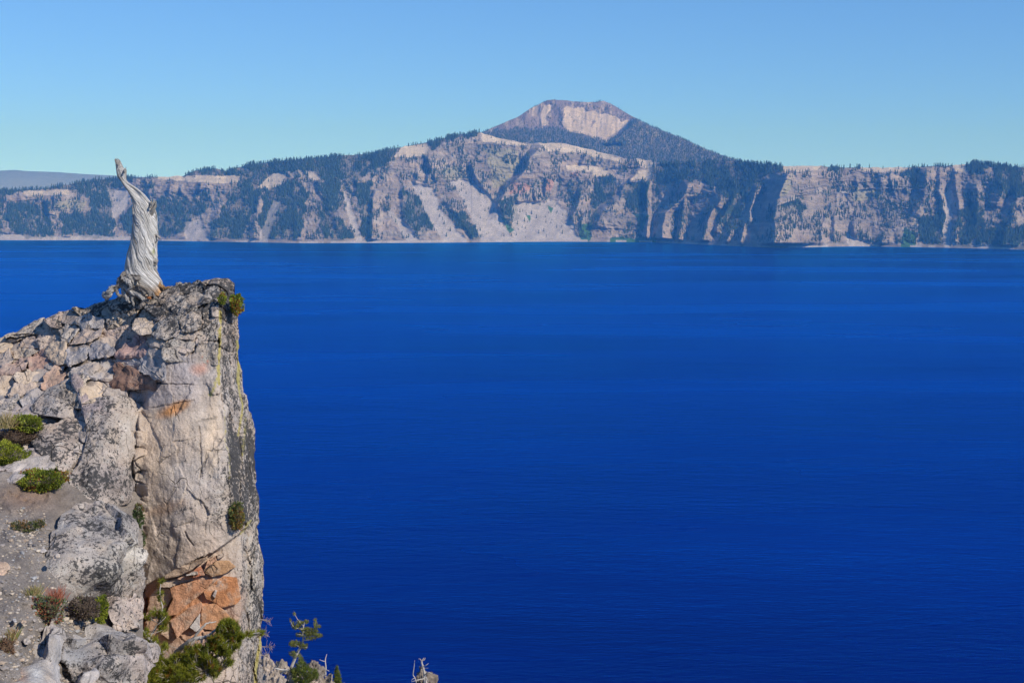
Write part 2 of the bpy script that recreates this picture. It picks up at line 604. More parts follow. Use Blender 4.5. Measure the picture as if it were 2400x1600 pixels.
# ------------------------------------------------------------------ the far caldera wall
SHORE = [(-300, 560), (0, 562), (300, 562), (490, 565), (700, 569), (1130, 567), (1300, 565), (1540, 567), (1700, 575),
         (1830, 580), (2000, 576), (2200, 579), (2400, 584), (2700, 590)]
SKYL = [(-300, 446), (0, 441), (100, 438), (163, 427), (214, 418), (275, 413), (347, 410), (428, 408), (459, 394), (510, 391),
        (530, 396), (582, 381), (714, 368), (867, 356), (939, 341), (1020, 325), (1061, 313), (1102, 308), (1125, 309),
        (1135, 314), (1175, 325), (1245, 337), (1262, 335), (1327, 336), (1408, 356), (1470, 372), (1500, 372), (1530, 377),
        (1560, 378), (1632, 375), (1714, 373), (1775, 379), (1826, 384), (1870, 384), (1918, 385), (1990, 388), (2143, 388),
        (2224, 384), (2255, 380), (2306, 379), (2400, 388), (2700, 396)]
PUMICE = [[(922, 368), (935, 350), (950, 342), (1003, 338), (1003, 366), (960, 369)],
          [(1128, 311), (1140, 311), (1200, 328), (1245, 340), (1180, 340), (1130, 331)],
          [(1263, 333), (1320, 333), (1400, 352), (1455, 370), (1462, 380), (1400, 371), (1370, 358), (1290, 357)],
          [(1490, 371), (1530, 376), (1525, 402), (1500, 388)],
          [(1478, 422), (1495, 402), (1530, 396), (1520, 425), (1500, 421)], [(1390, 397), (1425, 400), (1420, 415), (1388, 415)],
          [(370, 412), (565, 412), (556, 429), (500, 431), (430, 424), (370, 420)],
          [(50, 449), (160, 445), (168, 456), (60, 459)], [(605, 440), (640, 406), (672, 410), (666, 430), (630, 447)],
          [(712, 398), (737, 402), (754, 420), (728, 422)], [(1830, 380), (1918, 380), (1928, 400), (1840, 403)],
          [(2010, 387), (2090, 389), (2140, 394), (2100, 403), (2030, 403)], [(2230, 383), (2258, 380), (2266, 402), (2240, 402)],
          [(1325, 388), (1350, 385), (1420, 392), (1410, 402), (1330, 400)]]
TALUS = [[(1110, 432), (1150, 458), (1165, 480), (1185, 530), (1205, 570), (1130, 570), (1120, 540), (1085, 470), (1055, 425), (1080, 420)],
         [(965, 430), (1010, 440), (1040, 500), (1097, 570), (1045, 570), (1000, 510)],
         [(1205, 475), (1300, 470), (1330, 500), (1362, 570), (1200, 570)],
         [(915, 490), (992, 570), (958, 570), (912, 500)], [(250, 440), (305, 445), (300, 480), (268, 520), (260, 500)],
         [(430, 520), (470, 515), (492, 566), (440, 566)], [(1985, 545), (2010, 560), (2050, 584), (1990, 584)],
         [(2215, 435), (2234, 445), (2224, 585), (2210, 585)], [(0, 545), (110, 555), (200, 552), (330, 555), (330, 570), (0, 570)],
         [(640, 470), (660, 470), (625, 570), (600, 570)], [(800, 440), (830, 500), (850, 566), (838, 566), (815, 510)]]
YELLOW = [[(1140, 345), (1200, 345), (1222, 370), (1190, 430), (1150, 440)], [(1040, 388), (1080, 392), (1087, 420), (1045, 420)],
          [(1840, 420), (1862, 405), (1858, 450), (1830, 462)], [(2000, 440), (2062, 450), (2057, 462), (2003, 472)],
          [(130, 470), (200, 470), (190, 495), (130, 490)]]
REDDISH = [[(1335, 405), (1362, 398), (1357, 416), (1340, 416)], [(1200, 430), (1252, 434), (1240, 452), (1193, 456)],
           [(1278, 415), (1300, 420), (1290, 450), (1270, 445)], [(1235, 480), (1260, 485), (1250, 520), (1225, 515)]]
SHRUB = [[(1358, 525), (1390, 528), (1382, 562), (1362, 566)], [(1430, 556), (1535, 556), (1535, 569), (1430, 569)],
         [(1485, 500), (1522, 503), (1502, 542)], [(2118, 535), (2147, 545), (2142, 582), (2113, 582)],
         [(1170, 510), (1185, 512), (1205, 540), (1195, 548)], [(1233, 503), (1242, 505), (1240, 522)], [(1282, 482), (1296, 486), (1290, 500)]]
FOREST = [[(10, 485), (60, 478), (110, 500), (132, 558), (60, 556), (20, 540)], [(140, 500), (212, 498), (216, 554), (150, 554)],
          [(200, 440), (245, 440), (264, 480), (270, 560), (220, 560), (214, 490)], [(280, 525), (310, 480), (355, 488), (355, 542), (300, 552)],
          [(358, 468), (470, 464), (484, 490), (444, 530), (420, 552), (368, 548)],
          [(565, 410), (645, 410), (604, 470), (585, 520), (575, 561), (490, 561), (500, 520), (550, 450)],
          [(622, 445), (690, 420), (722, 450), (706, 556), (622, 563), (606, 530)], [(745, 430), (795, 418), (805, 480), (765, 500)],
          [(745, 500), (792, 508), (826, 560), (760, 562)], [(830, 428), (872, 430), (868, 556), (846, 560), (838, 500)],
          [(945, 440), (990, 470), (1014, 540), (970, 548), (943, 500)], [(1048, 486), (1100, 510), (1138, 562), (1108, 562), (1062, 522)],
          [(1165, 476), (1212, 458), (1212, 515), (1180, 532)], [(1385, 432), (1440, 408), (1452, 440), (1420, 480), (1386, 492)],
          [(1455, 432), (1525, 420), (1520, 495), (1470, 502)],
          [(1526, 372), (1860, 372), (1835, 398), (1765, 430), (1745, 470), (1735, 500), (1700, 500), (1680, 440), (1640, 430), (1600, 418), (1550, 440), (1536, 465)],
          [(1672, 480), (1742, 500), (1722, 542), (1688, 542)], [(1830, 482), (1870, 464), (1892, 486), (1842, 502)],
          [(1925, 375), (1985, 384), (1975, 412), (1935, 402)], [(2255, 368), (2312, 370), (2305, 418), (2268, 410)],
          [(2150, 520), (2212, 498), (2214, 576), (2160, 576)], [(2244, 490), (2300, 480), (2312, 572), (2248, 576)],
          [(2325, 378), (2700, 385), (2700, 470), (2340, 462)], [(2312, 540), (2700, 515), (2700, 588), (2325, 584)],
          [(2125, 400), (2160, 395), (2168, 440), (2140, 440)], [(-300, 470), (0, 480), (0, 556), (-300, 556)]]
BAND = [(-300, 462), (0, 458), (60, 450), (150, 445), (210, 466), (262, 446), (310, 424), (380, 411), (570, 413), (600, 430),
        (640, 408), (700, 400), (760, 430), (800, 425), (850, 420), (880, 395), (924, 374), (930, 350), (1000, 338), (1012, 352),
        (1040, 338), (1060, 326), (1112, 320), (1126, 312), (1130, 300), (1530, 300), (1540, 390), (1840, 392), (1930, 388),
        (2000, 392), (2140, 394), (2220, 390), (2400, 400), (2700, 410)]
# crest lines of spurs: points, relief in metres, width on the sunlit right and shaded left side in photo units
SPURS = [([(1269, 343), (1246, 372), (1229, 404), (1191, 438), (1171, 479), (1165, 510)], 95, 90, 20),
         ([(1108, 385), (1122, 425), (1145, 465)], 40, 30, 10),
         ([(1008, 365), (1012, 400), (1000, 430)], 35, 40, 10),
         ([(1020, 400), (1026, 425)], 30, 30, 8), ([(980, 405), (976, 425), (985, 440)], 28, 30, 10),
         ([(840, 420), (838, 440), (834, 455)], 34, 45, 12),
         ([(880, 450), (872, 500), (868, 560)], 34, 26, 9), ([(945, 440), (950, 500), (968, 550)], 26, 26, 9),
         ([(1050, 470), (1075, 510), (1110, 560)], 26, 22, 10),
         ([(1280, 420), (1276, 440), (1274, 455)], 40, 26, 9), ([(1254, 445), (1256, 470)], 36, 20, 8),
         ([(1360, 440), (1352, 480), (1340, 510)], 40, 30, 10), ([(1345, 505), (1340, 530)], 40, 16, 8),
         ([(1372, 500), (1364, 530)], 34, 16, 8),
         ([(1440, 465), (1410, 500), (1392, 530)], 60, 80, 16), ([(1496, 408), (1470, 430), (1458, 450)], 45, 30, 10),
         ([(1375, 360), (1366, 385)], 34, 40, 8), ([(1520, 430), (1518, 490), (1516, 560)], 60, 10, 14),
         ([(1615, 430), (1606, 460), (1560, 500), (1552, 566)], 120, 30, 26), ([(1610, 450), (1600, 500), (1595, 566)], 70, 14, 12),
         ([(1692, 460), (1668, 500), (1640, 570)], 105, 26, 22), ([(1724, 458), (1700, 500), (1680, 540)], 70, 14, 12),
         ([(1775, 440), (1765, 480), (1755, 520)], 50, 12, 10), ([(1745, 525), (1735, 575)], 60, 10, 10), ([(1712, 540), (1700, 575)], 50, 12, 10),
         ([(1845, 400), (1828, 450), (1818, 500), (1812, 582)], 170, 120, 36),
         ([(1900, 400), (1892, 430), (1886, 450)], 34, 30, 9), ([(1885, 500), (1880, 540), (1876, 582)], 34, 20, 9),
         ([(1935, 505), (1925, 540), (1920, 580)], 34, 18, 9), ([(1960, 500), (1955, 560)], 26, 18, 8),
         ([(2005, 520), (1998, 550)], 38, 40, 12), ([(2068, 545), (2060, 580)], 34, 26, 9),
         ([(2062, 400), (2066, 430), (2062, 450)], 24, 24, 9), ([(2085, 410), (2090, 440)], 26, 24, 8),
         ([(2175, 395), (2172, 430), (2166, 470), (2150, 500)], 110, 26, 26), ([(2205, 400), (2205, 450), (2212, 500)], 60, 14, 12),
         ([(2246, 390), (2240, 430), (2244, 480), (2240, 560)], 70, 14, 14), ([(2288, 430), (2296, 480), (2290, 520)], 85, 14, 18),
         ([(2342, 410), (2350, 440), (2336, 480)], 110, 14, 26), ([(2392, 440), (2372, 490), (2366, 540), (2350, 580)], 110, 40, 26),
         ([(115, 470), (118, 500)], 40, 40, 12), ([(130, 455), (128, 490)], 36, 50, 10), ([(300, 440), (285, 470)], 22, 30, 10),
         ([(360, 428), (352, 455)], 22, 26, 8), ([(470, 428), (466, 450)], 34, 30, 8), ([(430, 430), (426, 450)], 20, 20, 7), ([(400, 430), (396, 450)], 20, 20, 7),
         ([(735, 405), (770, 470), (795, 540)], 30, 40, 14), ([(610, 450), (605, 500), (590, 560)], 22, 20, 12),
         ([(700, 470), (690, 560)], 18, 20, 14), ([(520, 470), (500, 560)], 22, 40, 20)]


def zone_mask(px, py, polys, jig=4.0, seed=3):
    jx = fbm(px / 16.0, py / 16.0, 0.0, 4, seed) * jig * 2
    jy = fbm(px / 16.0, py / 16.0, 7.7, 4, seed + 50) * jig * 2
    return inpolys(px + jx, py + jy, polys)


def build_wall():
    pxs = np.arange(-300, 2700.1, 1.65)
    nc = len(pxs); nr = 190
    ys = interp(pxs, SHORE) + fbm(pxs / 60.0, 0.0, 0.0, 3, 5) * 0.5
    top = interp(pxs, SKYL) + fbm(pxs / 18.0, 3.0, 0.0, 4, 9) * 2.2
    treed = np.where((pxs < 1105) | (pxs > 1535), 4.5, 0.5)
    top = top + treed
    v = np.linspace(0, 1, nr)[:, None]
    py = ys[None, :] * (1 - v) + top[None, :] * v
    px = np.broadcast_to(pxs[None, :], py.shape).copy()
    pum = zone_mask(px, py, PUMICE, 2.2, 21)
    tal = zone_mask(px, py, TALUS, 3.5, 31)
    jb = fbm(px / 14.0, py / 14.0, 1.0, 4, 61) * 9
    forest = zone_mask(px, py, FOREST, 6.0, 41) | (py + jb < np.interp(px, [b[0] for b in BAND], [b[1] for b in BAND]))
    forest &= ~pum
    shrub = zone_mask(px, py, SHRUB, 3.0, 51)
    yel = zone_mask(px, py, YELLOW, 6.0, 71)
    red = zone_mask(px, py, REDDISH, 4.0, 81)
    # slope of every piece of the wall
    T = np.full(px.shape, 1.0)
    T = np.where(tal, 0.62, T); T = np.where(forest, 0.72, T); T = np.where(pum, 0.38, T)
    cliff = ~(tal | forest | pum)
    T = np.where(cliff, 0.72 + 1.0 * sstep(0.35, 0.75, v + 0 * px) + 0.35 * fbm(px / 60, py / 9.0, 0, 3, 91), T)
    T = np.clip(T, 0.3, 3.0)
    for _ in range(3):
        T[:, 1:-1] = (T[:, :-2] + T[:, 1:-1] + T[:, 2:]) / 3
    t = (py - HOR) / F
    H0 = -LAKE_Z
    Y = np.empty(px.shape)
    Y[0] = H0 / t[0]
    h = np.zeros(nc)
    for r in range(1, nr):
        Y[r] = np.maximum(Y[r - 1] + 0.2, (Y[r - 1] * T[r] + H0 - h) / (T[r] + t[r]))
        h = H0 - t[r] * Y[r]
    def blur(A, n, passes):
        ker = np.ones(2 * n + 1) / (2 * n + 1)
        for _ in range(passes):
            A = np.apply_along_axis(lambda r: np.convolve(np.pad(r, n, mode='edge'), ker, 'valid'), 1, A)
        return A
    Y = blur(Y[:1], 24, 3) + blur(Y - Y[:1], 20, 3)
    # relief
    amp = np.where(tal, 0.10, np.where(pum, 0.10, np.where(forest, 0.75, 1.15)))
    for _ in range(4):
        amp[:, 1:-1] = (amp[:, :-2] + amp[:, 1:-1] + amp[:, 2:]) / 3
        amp[1:-1] = (amp[:-2] + amp[1:-1] + amp[2:]) / 3
    wx = px + fbm(px / 40, py / 40, 2.0, 3, 101) * 14
    wy = py + fbm(px / 40, py / 40, 5.0, 3, 111) * 10
    rel = np.zeros(px.shape)
    for line, A, wr, wl in SPURS:
        ly = [p[1] for p in line]; lx = [p[0] for p in line]
        xr = np.interp(wy * 0.35 + py * 0.65, ly, lx)
        dx = (wx * 0.5 + px * 0.5) - xr
        tap = sstep(ly[0] - 14, ly[0] + 10, py) * sstep(ly[-1] + 16, ly[-1] - 8, py)
        prof = np.where(dx > 0, np.clip(1 - dx / wr, 0, 1), np.clip(1 + dx / wl, 0, 1))
        rel = np.maximum(rel, rel * 0.35 + (1.35 if lx[0] < 1530 else 1.1 if lx[0] < 2100 else 0.5) * A * tap * prof)
    n_big = ridged((wx - wy * 0.35) / 90.0, wy / 120.0, 0.0, 3, 121) * 12
    n_mid = ridged((wx - wy * 0.35) / 26.0, wy / 36.0, 3.0, 4, 131) * 12
    n_sm = ridged(wx / 8.0, wy / 9.0, 6.0, 3, 141) * 5.5
    band = fbm(wx / 120.0, wy / 6.0, 9.0, 3, 151) * 7.0
    edge = sstep(0.0, 0.06, v) * sstep(1.0, 0.985, v)
    rel = rel * (0.25 + 0.75 * np.minimum(amp, 1)) + amp * (n_big * 0.9 + n_mid + n_sm + band)
    rel = rel + tal * fbm(px / 10.0 + py / 16.0, py / 90.0, 2.0, 3, 161) * 3.5
    Y = Y - rel * edge
    W = P(px, py, Y)
    W[0, :, 2] = LAKE_Z + 0.0
    W[..., 2] = np.maximum(W[..., 2], LAKE_Z - 0.4)
    # base colours of rock, pumice, scree
    col = np.empty(px.shape + (3,))
    tint = fbm(px / 45, py / 30, 0, 4, 171)[..., None]
    strata = fbm(px / 150, wy / 5.0, 4.0, 3, 181)[..., None]
    rock = np.array([0.225, 0.188, 0.162]) * (1 + 0.40 * tint) + np.array([0.075, 0.045, 0.028]) * strata
    col[:] = rock
    pale = sstep(0.25, 0.6, fbm(px / 20, py / 14, 3, 4, 191))[..., None]
    col[:] = col * (1 - 0.45 * pale) + np.array([0.37, 0.325, 0.295]) * 0.45 * pale
    tc = np.array([0.325, 0.292, 0.283]) * (1 + 0.12 * fbm(px / 9 + py / 14, py / 70, 1, 4, 201)[..., None])
    col[tal] = tc[tal]
    pc = np.array([0.430, 0.360, 0.285]) * (1 + 0.14 * fbm(px / 12, py / 5, 1, 3, 211)[..., None])
    col[pum] = pc[pum]
    col[yel & cliff] = col[yel & cliff] * 0.6 + np.array([0.31, 0.30, 0.16]) * 0.4
    col[red & cliff] = col[red & cliff] * 0.5 + np.array([0.36, 0.16, 0.10]) * 0.5
    col[forest] = col[forest] * 0.55 + np.array([0.060, 0.070, 0.042]) * 0.45
    col[shrub] = np.array([0.050, 0.120, 0.040])
    beach = (v < 0.016) & np.broadcast_to(fbm(pxs / 40, 0, 3, 3, 5)[None, :] > 0.05, px.shape)
    col[beach] = np.array([0.33, 0.30, 0.29])
    # land behind the rim, falling gently away
    back = []
    for d in (25, 70, 160, 400, 900):
        q = W[-1].copy()
        q[:, 1] += d; q[:, 0] *= 1 + d / Y[-1]; q[:, 2] -= d * 0.09
        back.append(q)
    Wall = np.concatenate([W, np.stack(back)], 0)
    C = np.concatenate([col, np.broadcast_to(col[-1], (5,) + col[-1].shape)], 0)
    me = make_mesh('caldera_wall', Wall.reshape(-1, 3), [grid_faces(nr + 5, nc)], {'Col': C.reshape(-1, 3)})
    tag(obj('caldera_wall', me, M_WALL), kind='structure')
    scatter = (~tal) & (~pum) & (fbm(px / 22, py / 22, 8, 4, 221) > 0.02)
    dens = np.where(forest, 1.0, np.where(shrub, 0.25, np.where(scatter, 0.26, 0.012)))
    dens = np.where(tal | pum, 0.012, dens)
    gap = fbm(px / 20, py / 26, 2, 4, 231)
    dens = dens * np.where(forest, np.clip(0.85 + gap * 2.0, 0.12, 1.3), 1.0)
    dens[v[:, 0] < 0.035] = 0
    dens *= (ys - top)[None, :] / nr * 1.65
    return W, dens


def plant_far_trees(name, W, dens, count, hmin, hmax, seed, kind_label):
    rng = np.random.default_rng(seed)
    nr, nc = dens.shape
    cdf = np.cumsum(dens.ravel()); cdf /= cdf[-1]
    idx = np.searchsorted(cdf, rng.random(count))
    r = np.clip(idx // nc, 0, nr - 2); c = np.clip(idx % nc, 0, nc - 2)
    fr = rng.random(count)[:, None]; fc = rng.random(count)[:, None]
    B = (W[r, c] * (1 - fr) + W[r + 1, c] * fr) * (1 - fc) + (W[r, c + 1] * (1 - fr) + W[r + 1, c + 1] * fr) * fc
    H = hmin + (hmax - hmin) * rng.random(count) ** 1.4
    R = H * (0.13 + 0.07 * rng.random(count))
    S = 5
    an = np.arange(S) / S * 2 * np.pi
    V = np.zeros((count, 2 * S + 2, 3))
    ph = rng.random(count)[:, None] * 6.28
    lo = B[:, None, :] + np.stack([np.cos(an + ph) * R[:, None], np.sin(an + ph) * R[:, None], np.full((count, S), 0.0)], -1)
    lo[..., 2] += (H * 0.02)[:, None] - 0.8
    mid = B[:, None, :] + np.stack([np.cos(an + ph + 0.6) * R[:, None] * 0.72, np.sin(an + ph + 0.6) * R[:, None] * 0.72, np.zeros((count, S))], -1)
    mid[..., 2] += (H * (0.38 + 0.1 * rng.random(count)))[:, None]
    V[:, :S] = lo; V[:, S:2 * S] = mid
    V[:, 2 * S] = B + np.stack([np.zeros(count), np.zeros(count), H * 0.62], -1)
    V[:, 2 * S + 1] = B + np.stack([rng.normal(0, 0.3, count), rng.normal(0, 0.3, count), H], -1)
    j = np.arange(S); j2 = (j + 1) % S
    t = np.concatenate([np.stack([j, j2, np.full(S, 2 * S)], -1), np.stack([S + j, S + j2, np.full(S, 2 * S + 1)], -1)])
    Ft = (np.arange(count)[:, None, None] * (2 * S + 2) + t[None]).reshape(-1, 3)
    g = (0.7 + 0.7 * rng.random(count))[:, None] * np.array([0.040, 0.066, 0.036])
    Cc = np.repeat(g[:, None, :], 2 * S + 2, 1).reshape(-1, 3)
    me = make_mesh(name, V.reshape(-1, 3), [Ft], {'Col': Cc}, smooth=False)
    tag(obj(name, me, M_CONIFER), kind_label, 'forest', kind='stuff')


WALL_GRID, WALL_DENS = build_wall()
plant_far_trees('conifer_forest', WALL_GRID, WALL_DENS, 58000, 8, 25, 5, 'dark conifer forest on the far caldera wall above the lake')

# ------------------------------------------------------------------ the mountain behind the rim
MSKY = [(900, 420), (1000, 360), (1060, 338), (1105, 322), (1140, 305), (1160, 296), (1200, 279), (1212, 274), (1240, 255), (1262, 244), (1283, 234),
        (1300, 232), (1332, 236), (1395, 239), (1415, 236), (1425, 240), (1445, 249), (1480, 271), (1530, 296), (1600, 324), (1660, 351),
        (1720, 372), (1800, 396), (1950, 425)]
MPUM = [[(1362, 258), (1392, 262), (1385, 300), (1380, 318), (1352, 312)],
        [(1272, 246), (1295, 246), (1282, 275), (1286, 295), (1270, 298), (1268, 280)],
        [(1325, 250), (1368, 252), (1378, 262), (1366, 290), (1352, 315), (1332, 308), (1318, 290), (1322, 270)],
        [(1382, 262), (1420, 268), (1450, 276), (1458, 288), (1440, 298), (1430, 320), (1402, 325), (1382, 318), (1380, 300), (1400, 285), (1375, 278)],
        [(1450, 285), (1480, 280), (1465, 300), (1430, 325), (1422, 330), (1405, 330)]]
MFOR_LINE = [(900, 300), (1100, 312), (1180, 303), (1300, 300), (1350, 310), (1400, 325), (1425, 330), (1450, 315), (1480, 285), (1500, 268), (2000, 240)]


def build_mountain():
    pxs = np.arange(900, 1950.1, 1.65)
    nc = len(pxs); nr = 130
    top = interp(pxs, MSKY) + fbm(pxs / 12, 0, 0, 3, 301) * 1.3 + 1.0
    bot = np.full(nc, 440.0)
    v = np.linspace(0, 1, nr)[:, None]
    py = bot[None] * (1 - v) + top[None] * v
    px = np.broadcast_to(pxs[None], py.shape).copy()
    Y = 8700.0 + 1500.0 * v * np.clip((440 - top) / 200, 0.1, 1.2)[None]
    line = np.interp(px, [p[0] for p in MFOR_LINE], [p[1] for p in MFOR_LINE])
    Y = Y + 350 * sstep(8, -8, py - line) * sstep(1090, 1150, px) * sstep(1560, 1480, px)
    jig = fbm(px / 10, py / 10, 0, 4, 311) * 7
    pum = zone_mask(px, py, MPUM, 3.0, 321)
    forest = (py + jig > line) & ~pum
    wx = px + fbm(px / 30, py / 30, 2, 3, 331) * 10
    rel = ridged(wx / 40, py / 90, 0, 4, 341) * 38 + ridged(wx / 12, py / 30, 4, 3, 351) * 13
    for ln, A, wr, wl in [([(1300, 236), (1320, 270), (1330, 300)], 60, 20, 16), ([(1385, 250), (1376, 270), (1368, 300), (1358, 315)], 22, 16, 12),
                          ([(1492, 282), (1478, 300), (1440, 325), (1425, 332)], 150, 90, 20), ([(1230, 270), (1240, 300)], 40, 30, 20)]:
        xr = np.interp(py, [p[1] for p in ln], [p[0] for p in ln])
        dx = px - xr
        tap = sstep(ln[0][1] - 12, ln[0][1] + 6, py) * sstep(ln[-1][1] + 12, ln[-1][1] - 4, py)
        rel += A * tap * np.where(dx > 0, np.clip(1 - dx / wr, 0, 1), np.clip(1 + dx / wl, 0, 1))
    rel += ridged(px / 7, py / 60, 8, 3, 356) * 7 * pum
    rel *= np.where(pum, 0.5, 1.0) * sstep(1.0, 0.97, v)
    Y = Y - rel
    W = P(px, py, Y)
    rock = np.array([0.185, 0.142, 0.122]) * (1 + 0.3 * fbm(px / 20, py / 20, 0, 4, 361)[..., None])
    col = rock.copy()
    pc = np.array([0.42, 0.335, 0.245]) * (1 + 0.38 * fbm(px / 4.5, py / 45, 1, 4, 371)[..., None])
    col[pum] = pc[pum]
    sc = sstep(0.1, 0.4, fbm(px / 9, py / 22, 2, 4, 381))[..., None] * 0.6
    col = np.where(pum[..., None], col, col * (1 - sc) + pc * sc)
    col[forest] = col[forest] * 0.5 + np.array([0.06, 0.07, 0.042]) * 0.5
    back = []
    for d in (60, 300, 1200):
        q = W[-1].copy(); q[:, 1] += d; q[:, 0] *= 1 + d / Y[-1]; q[:, 2] -= d * 0.45
        q[:, 2] = np.maximum(q[:, 2], -299)
        back.append(q)
    Wl = np.concatenate([W, np.stack(back)], 0)
    C = np.concatenate([col, np.broadcast_to(col[-1], (3,) + col[-1].shape)], 0)
    tag(obj('mountain', make_mesh('mountain', Wl.reshape(-1, 3), [grid_faces(nr + 3, nc)], {'Col': C.reshape(-1, 3)}), M_WALL), kind='structure')
    dens = np.where(forest, 1.0, np.where(pum, 0.01, np.where(fbm(px / 8, py / 8, 3, 3, 391) > 0.0, 0.30, 0.03)))
    dens = dens * (bot - top)[None] / nr * np.where(py < 420, 1, 0)
    return W, dens


MW, MD = build_mountain()
plant_far_trees('conifer_forest', MW, MD, 22000, 8, 17, 6, 'conifer forest around the foot of the tall mountain')

# low ground behind the rim and the distant range on the left
gx = np.linspace(-14500, 14500, 60)
gy = np.linspace(9300, 17900, 40)
GX, GY = np.meshgrid(gx, gy)
GZ = -235 + fbm(GX / 3000, GY / 3000, 0, 3, 401) * 40
GC = np.tile(np.array([0.06, 0.075, 0.045]), (GX.size, 1))
tag(obj('plain', make_mesh('plain', np.stack([GX, GY, GZ], -1).reshape(-1, 3), [grid_faces(40, 60)], {'Col': GC}), M_WALL), kind='structure')
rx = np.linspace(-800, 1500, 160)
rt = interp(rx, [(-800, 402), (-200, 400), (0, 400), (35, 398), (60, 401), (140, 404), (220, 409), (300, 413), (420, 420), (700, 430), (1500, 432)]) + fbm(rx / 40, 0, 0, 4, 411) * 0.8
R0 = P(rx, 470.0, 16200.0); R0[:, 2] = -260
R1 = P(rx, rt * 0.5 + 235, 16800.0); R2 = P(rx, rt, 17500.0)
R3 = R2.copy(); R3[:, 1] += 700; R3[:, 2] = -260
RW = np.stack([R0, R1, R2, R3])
tag(obj('distant_range', make_mesh('distant_range', RW.reshape(-1, 3), [grid_faces(4, 160)], {'Col': np.tile(np.array([0.20, 0.22, 0.20]), (640, 1))}), M_WALL), kind='structure')  # range colour lightened to stand in for thicker haze

# ------------------------------------------------------------------ haze
hb = np.array([[x, y, z] for z in (-303, 690) for y in (-600, 18600) for x in (-17000, 17000)], float)
hf = np.array([[0, 2, 3, 1], [4, 5, 7, 6], [0, 1, 5, 4], [2, 6, 7, 3], [0, 4, 6, 2], [1, 3, 7, 5]])
HM = bpy.data.materials.new('haze')
HM.use_nodes = True
HM.node_tree.nodes.clear()
pv = HM.node_tree.nodes.new('ShaderNodeVolumePrincipled')
pv.inputs['Color'].default_value = (0.07, 0.33, 1.0, 1.0)
pv.inputs['Density'].default_value = 6.6e-5
pv.inputs['Absorption Color'].default_value = (1.0, 1.0, 1.0, 1.0)
pv.inputs['Anisotropy'].default_value = 0.0
ho = HM.node_tree.nodes.new('ShaderNodeOutputMaterial')
HM.node_tree.links.new(pv.outputs[0], ho.inputs['Volume'])
tag(obj('haze', make_mesh('haze', hb, [hf], smooth=False), HM), 'thin blue air over the lake', 'haze', kind='stuff')

# ------------------------------------------------------------------ hillside on this side of the lake
def hill_z(x, y):
    steep = -1.9 - 0.66 * np.maximum(y - 0.5, 0) - 0.02 * np.abs(x)
    shelf = -1.9 - 0.19 * np.clip(y, 0, 17) - 0.9 * np.maximum(y - 17.0, 0)
    w = sstep(-0.20 * y - 0.1 + 0.0, -0.27 * y - 0.4, x) * sstep(30, 16, y)
    z = steep * (1 - w) + shelf * w
    # spur that carries the wind-bent pine
    cx = -0.150 * y; d = np.abs(x - cx + 3.0)
    spur = -0.352 * y - 1.6 - np.maximum(0, d - 2.5) * 0.75 - np.maximum(0, y - 80) * 0.9
    ws = sstep(30, 55, y) * sstep(98, 86, y)
    z = np.where(y > 30, np.maximum(z, z * (1 - ws) + np.maximum(z, spur) * ws), z)
    z = z + fbm(x / 6.0, y / 6.0, 0, 4, 421) * (0.35 + 0.006 * np.clip(y, 0, 200)) * sstep(14, 30, y)
    return np.maximum(z, -300.6)


hx = np.concatenate([np.linspace(-220, -30, 40), np.linspace(-28, 14, 150), np.linspace(16, 220, 40)])
hy = np.concatenate([np.linspace(-25, 18, 50), np.linspace(19, 110, 160), np.linspace(113, 520, 80)])
HX, HY = np.meshgrid(hx, hy)
HZ = hill_z(HX, HY)
hc = np.array([0.30, 0.255, 0.215]) * (1 + 0.25 * fbm(HX / 3, HY / 3, 0, 4, 431)[..., None])
tag(obj('hillside', make_mesh('hillside', np.stack([HX, HY, HZ], -1).reshape(-1, 3), [grid_faces(len(hy), len(hx))], {'Col': hc.reshape(-1, 3)}), M_SOIL), kind='structure')

# ------------------------------------------------------------------ the foreground outcrop
TOP = [(-450, 1000), (-250, 900), (-120, 845), (0, 797), (40, 776), (80, 752), (98, 751), (115, 742), (132, 735), (165, 726), (182, 730), (230, 709),
       (265, 702), (300, 696), (340, 690), (360, 684), (385, 673), (420, 668), (432, 669), (442, 662), (460, 667), (480, 656), (515, 651), (536, 653), (550, 664), (640, 690)]
RIGHT = [(640, 549), (664, 549), (690, 552), (735, 557), (780, 560), (830, 558), (845, 562), (870, 568), (905, 571), (910, 578), (944, 583), (950, 588), (985, 596), (1060, 598),
         (1100, 600), (1150, 606), (1205, 608), (1218, 601), (1250, 605), (1278, 616), (1320, 618), (1350, 620), (1380, 617), (1440, 614), (1500, 611),
         (1560, 615), (1620, 618), (1900, 622)]
EDGE = [(640, 512), (700, 515), (780, 512), (850, 508), (900, 513), (940, 520), (1000, 528), (1060, 535), (1150, 545), (1225, 560), (1300, 568), (1380, 566), (1500, 562), (1600, 556), (1900, 556)]
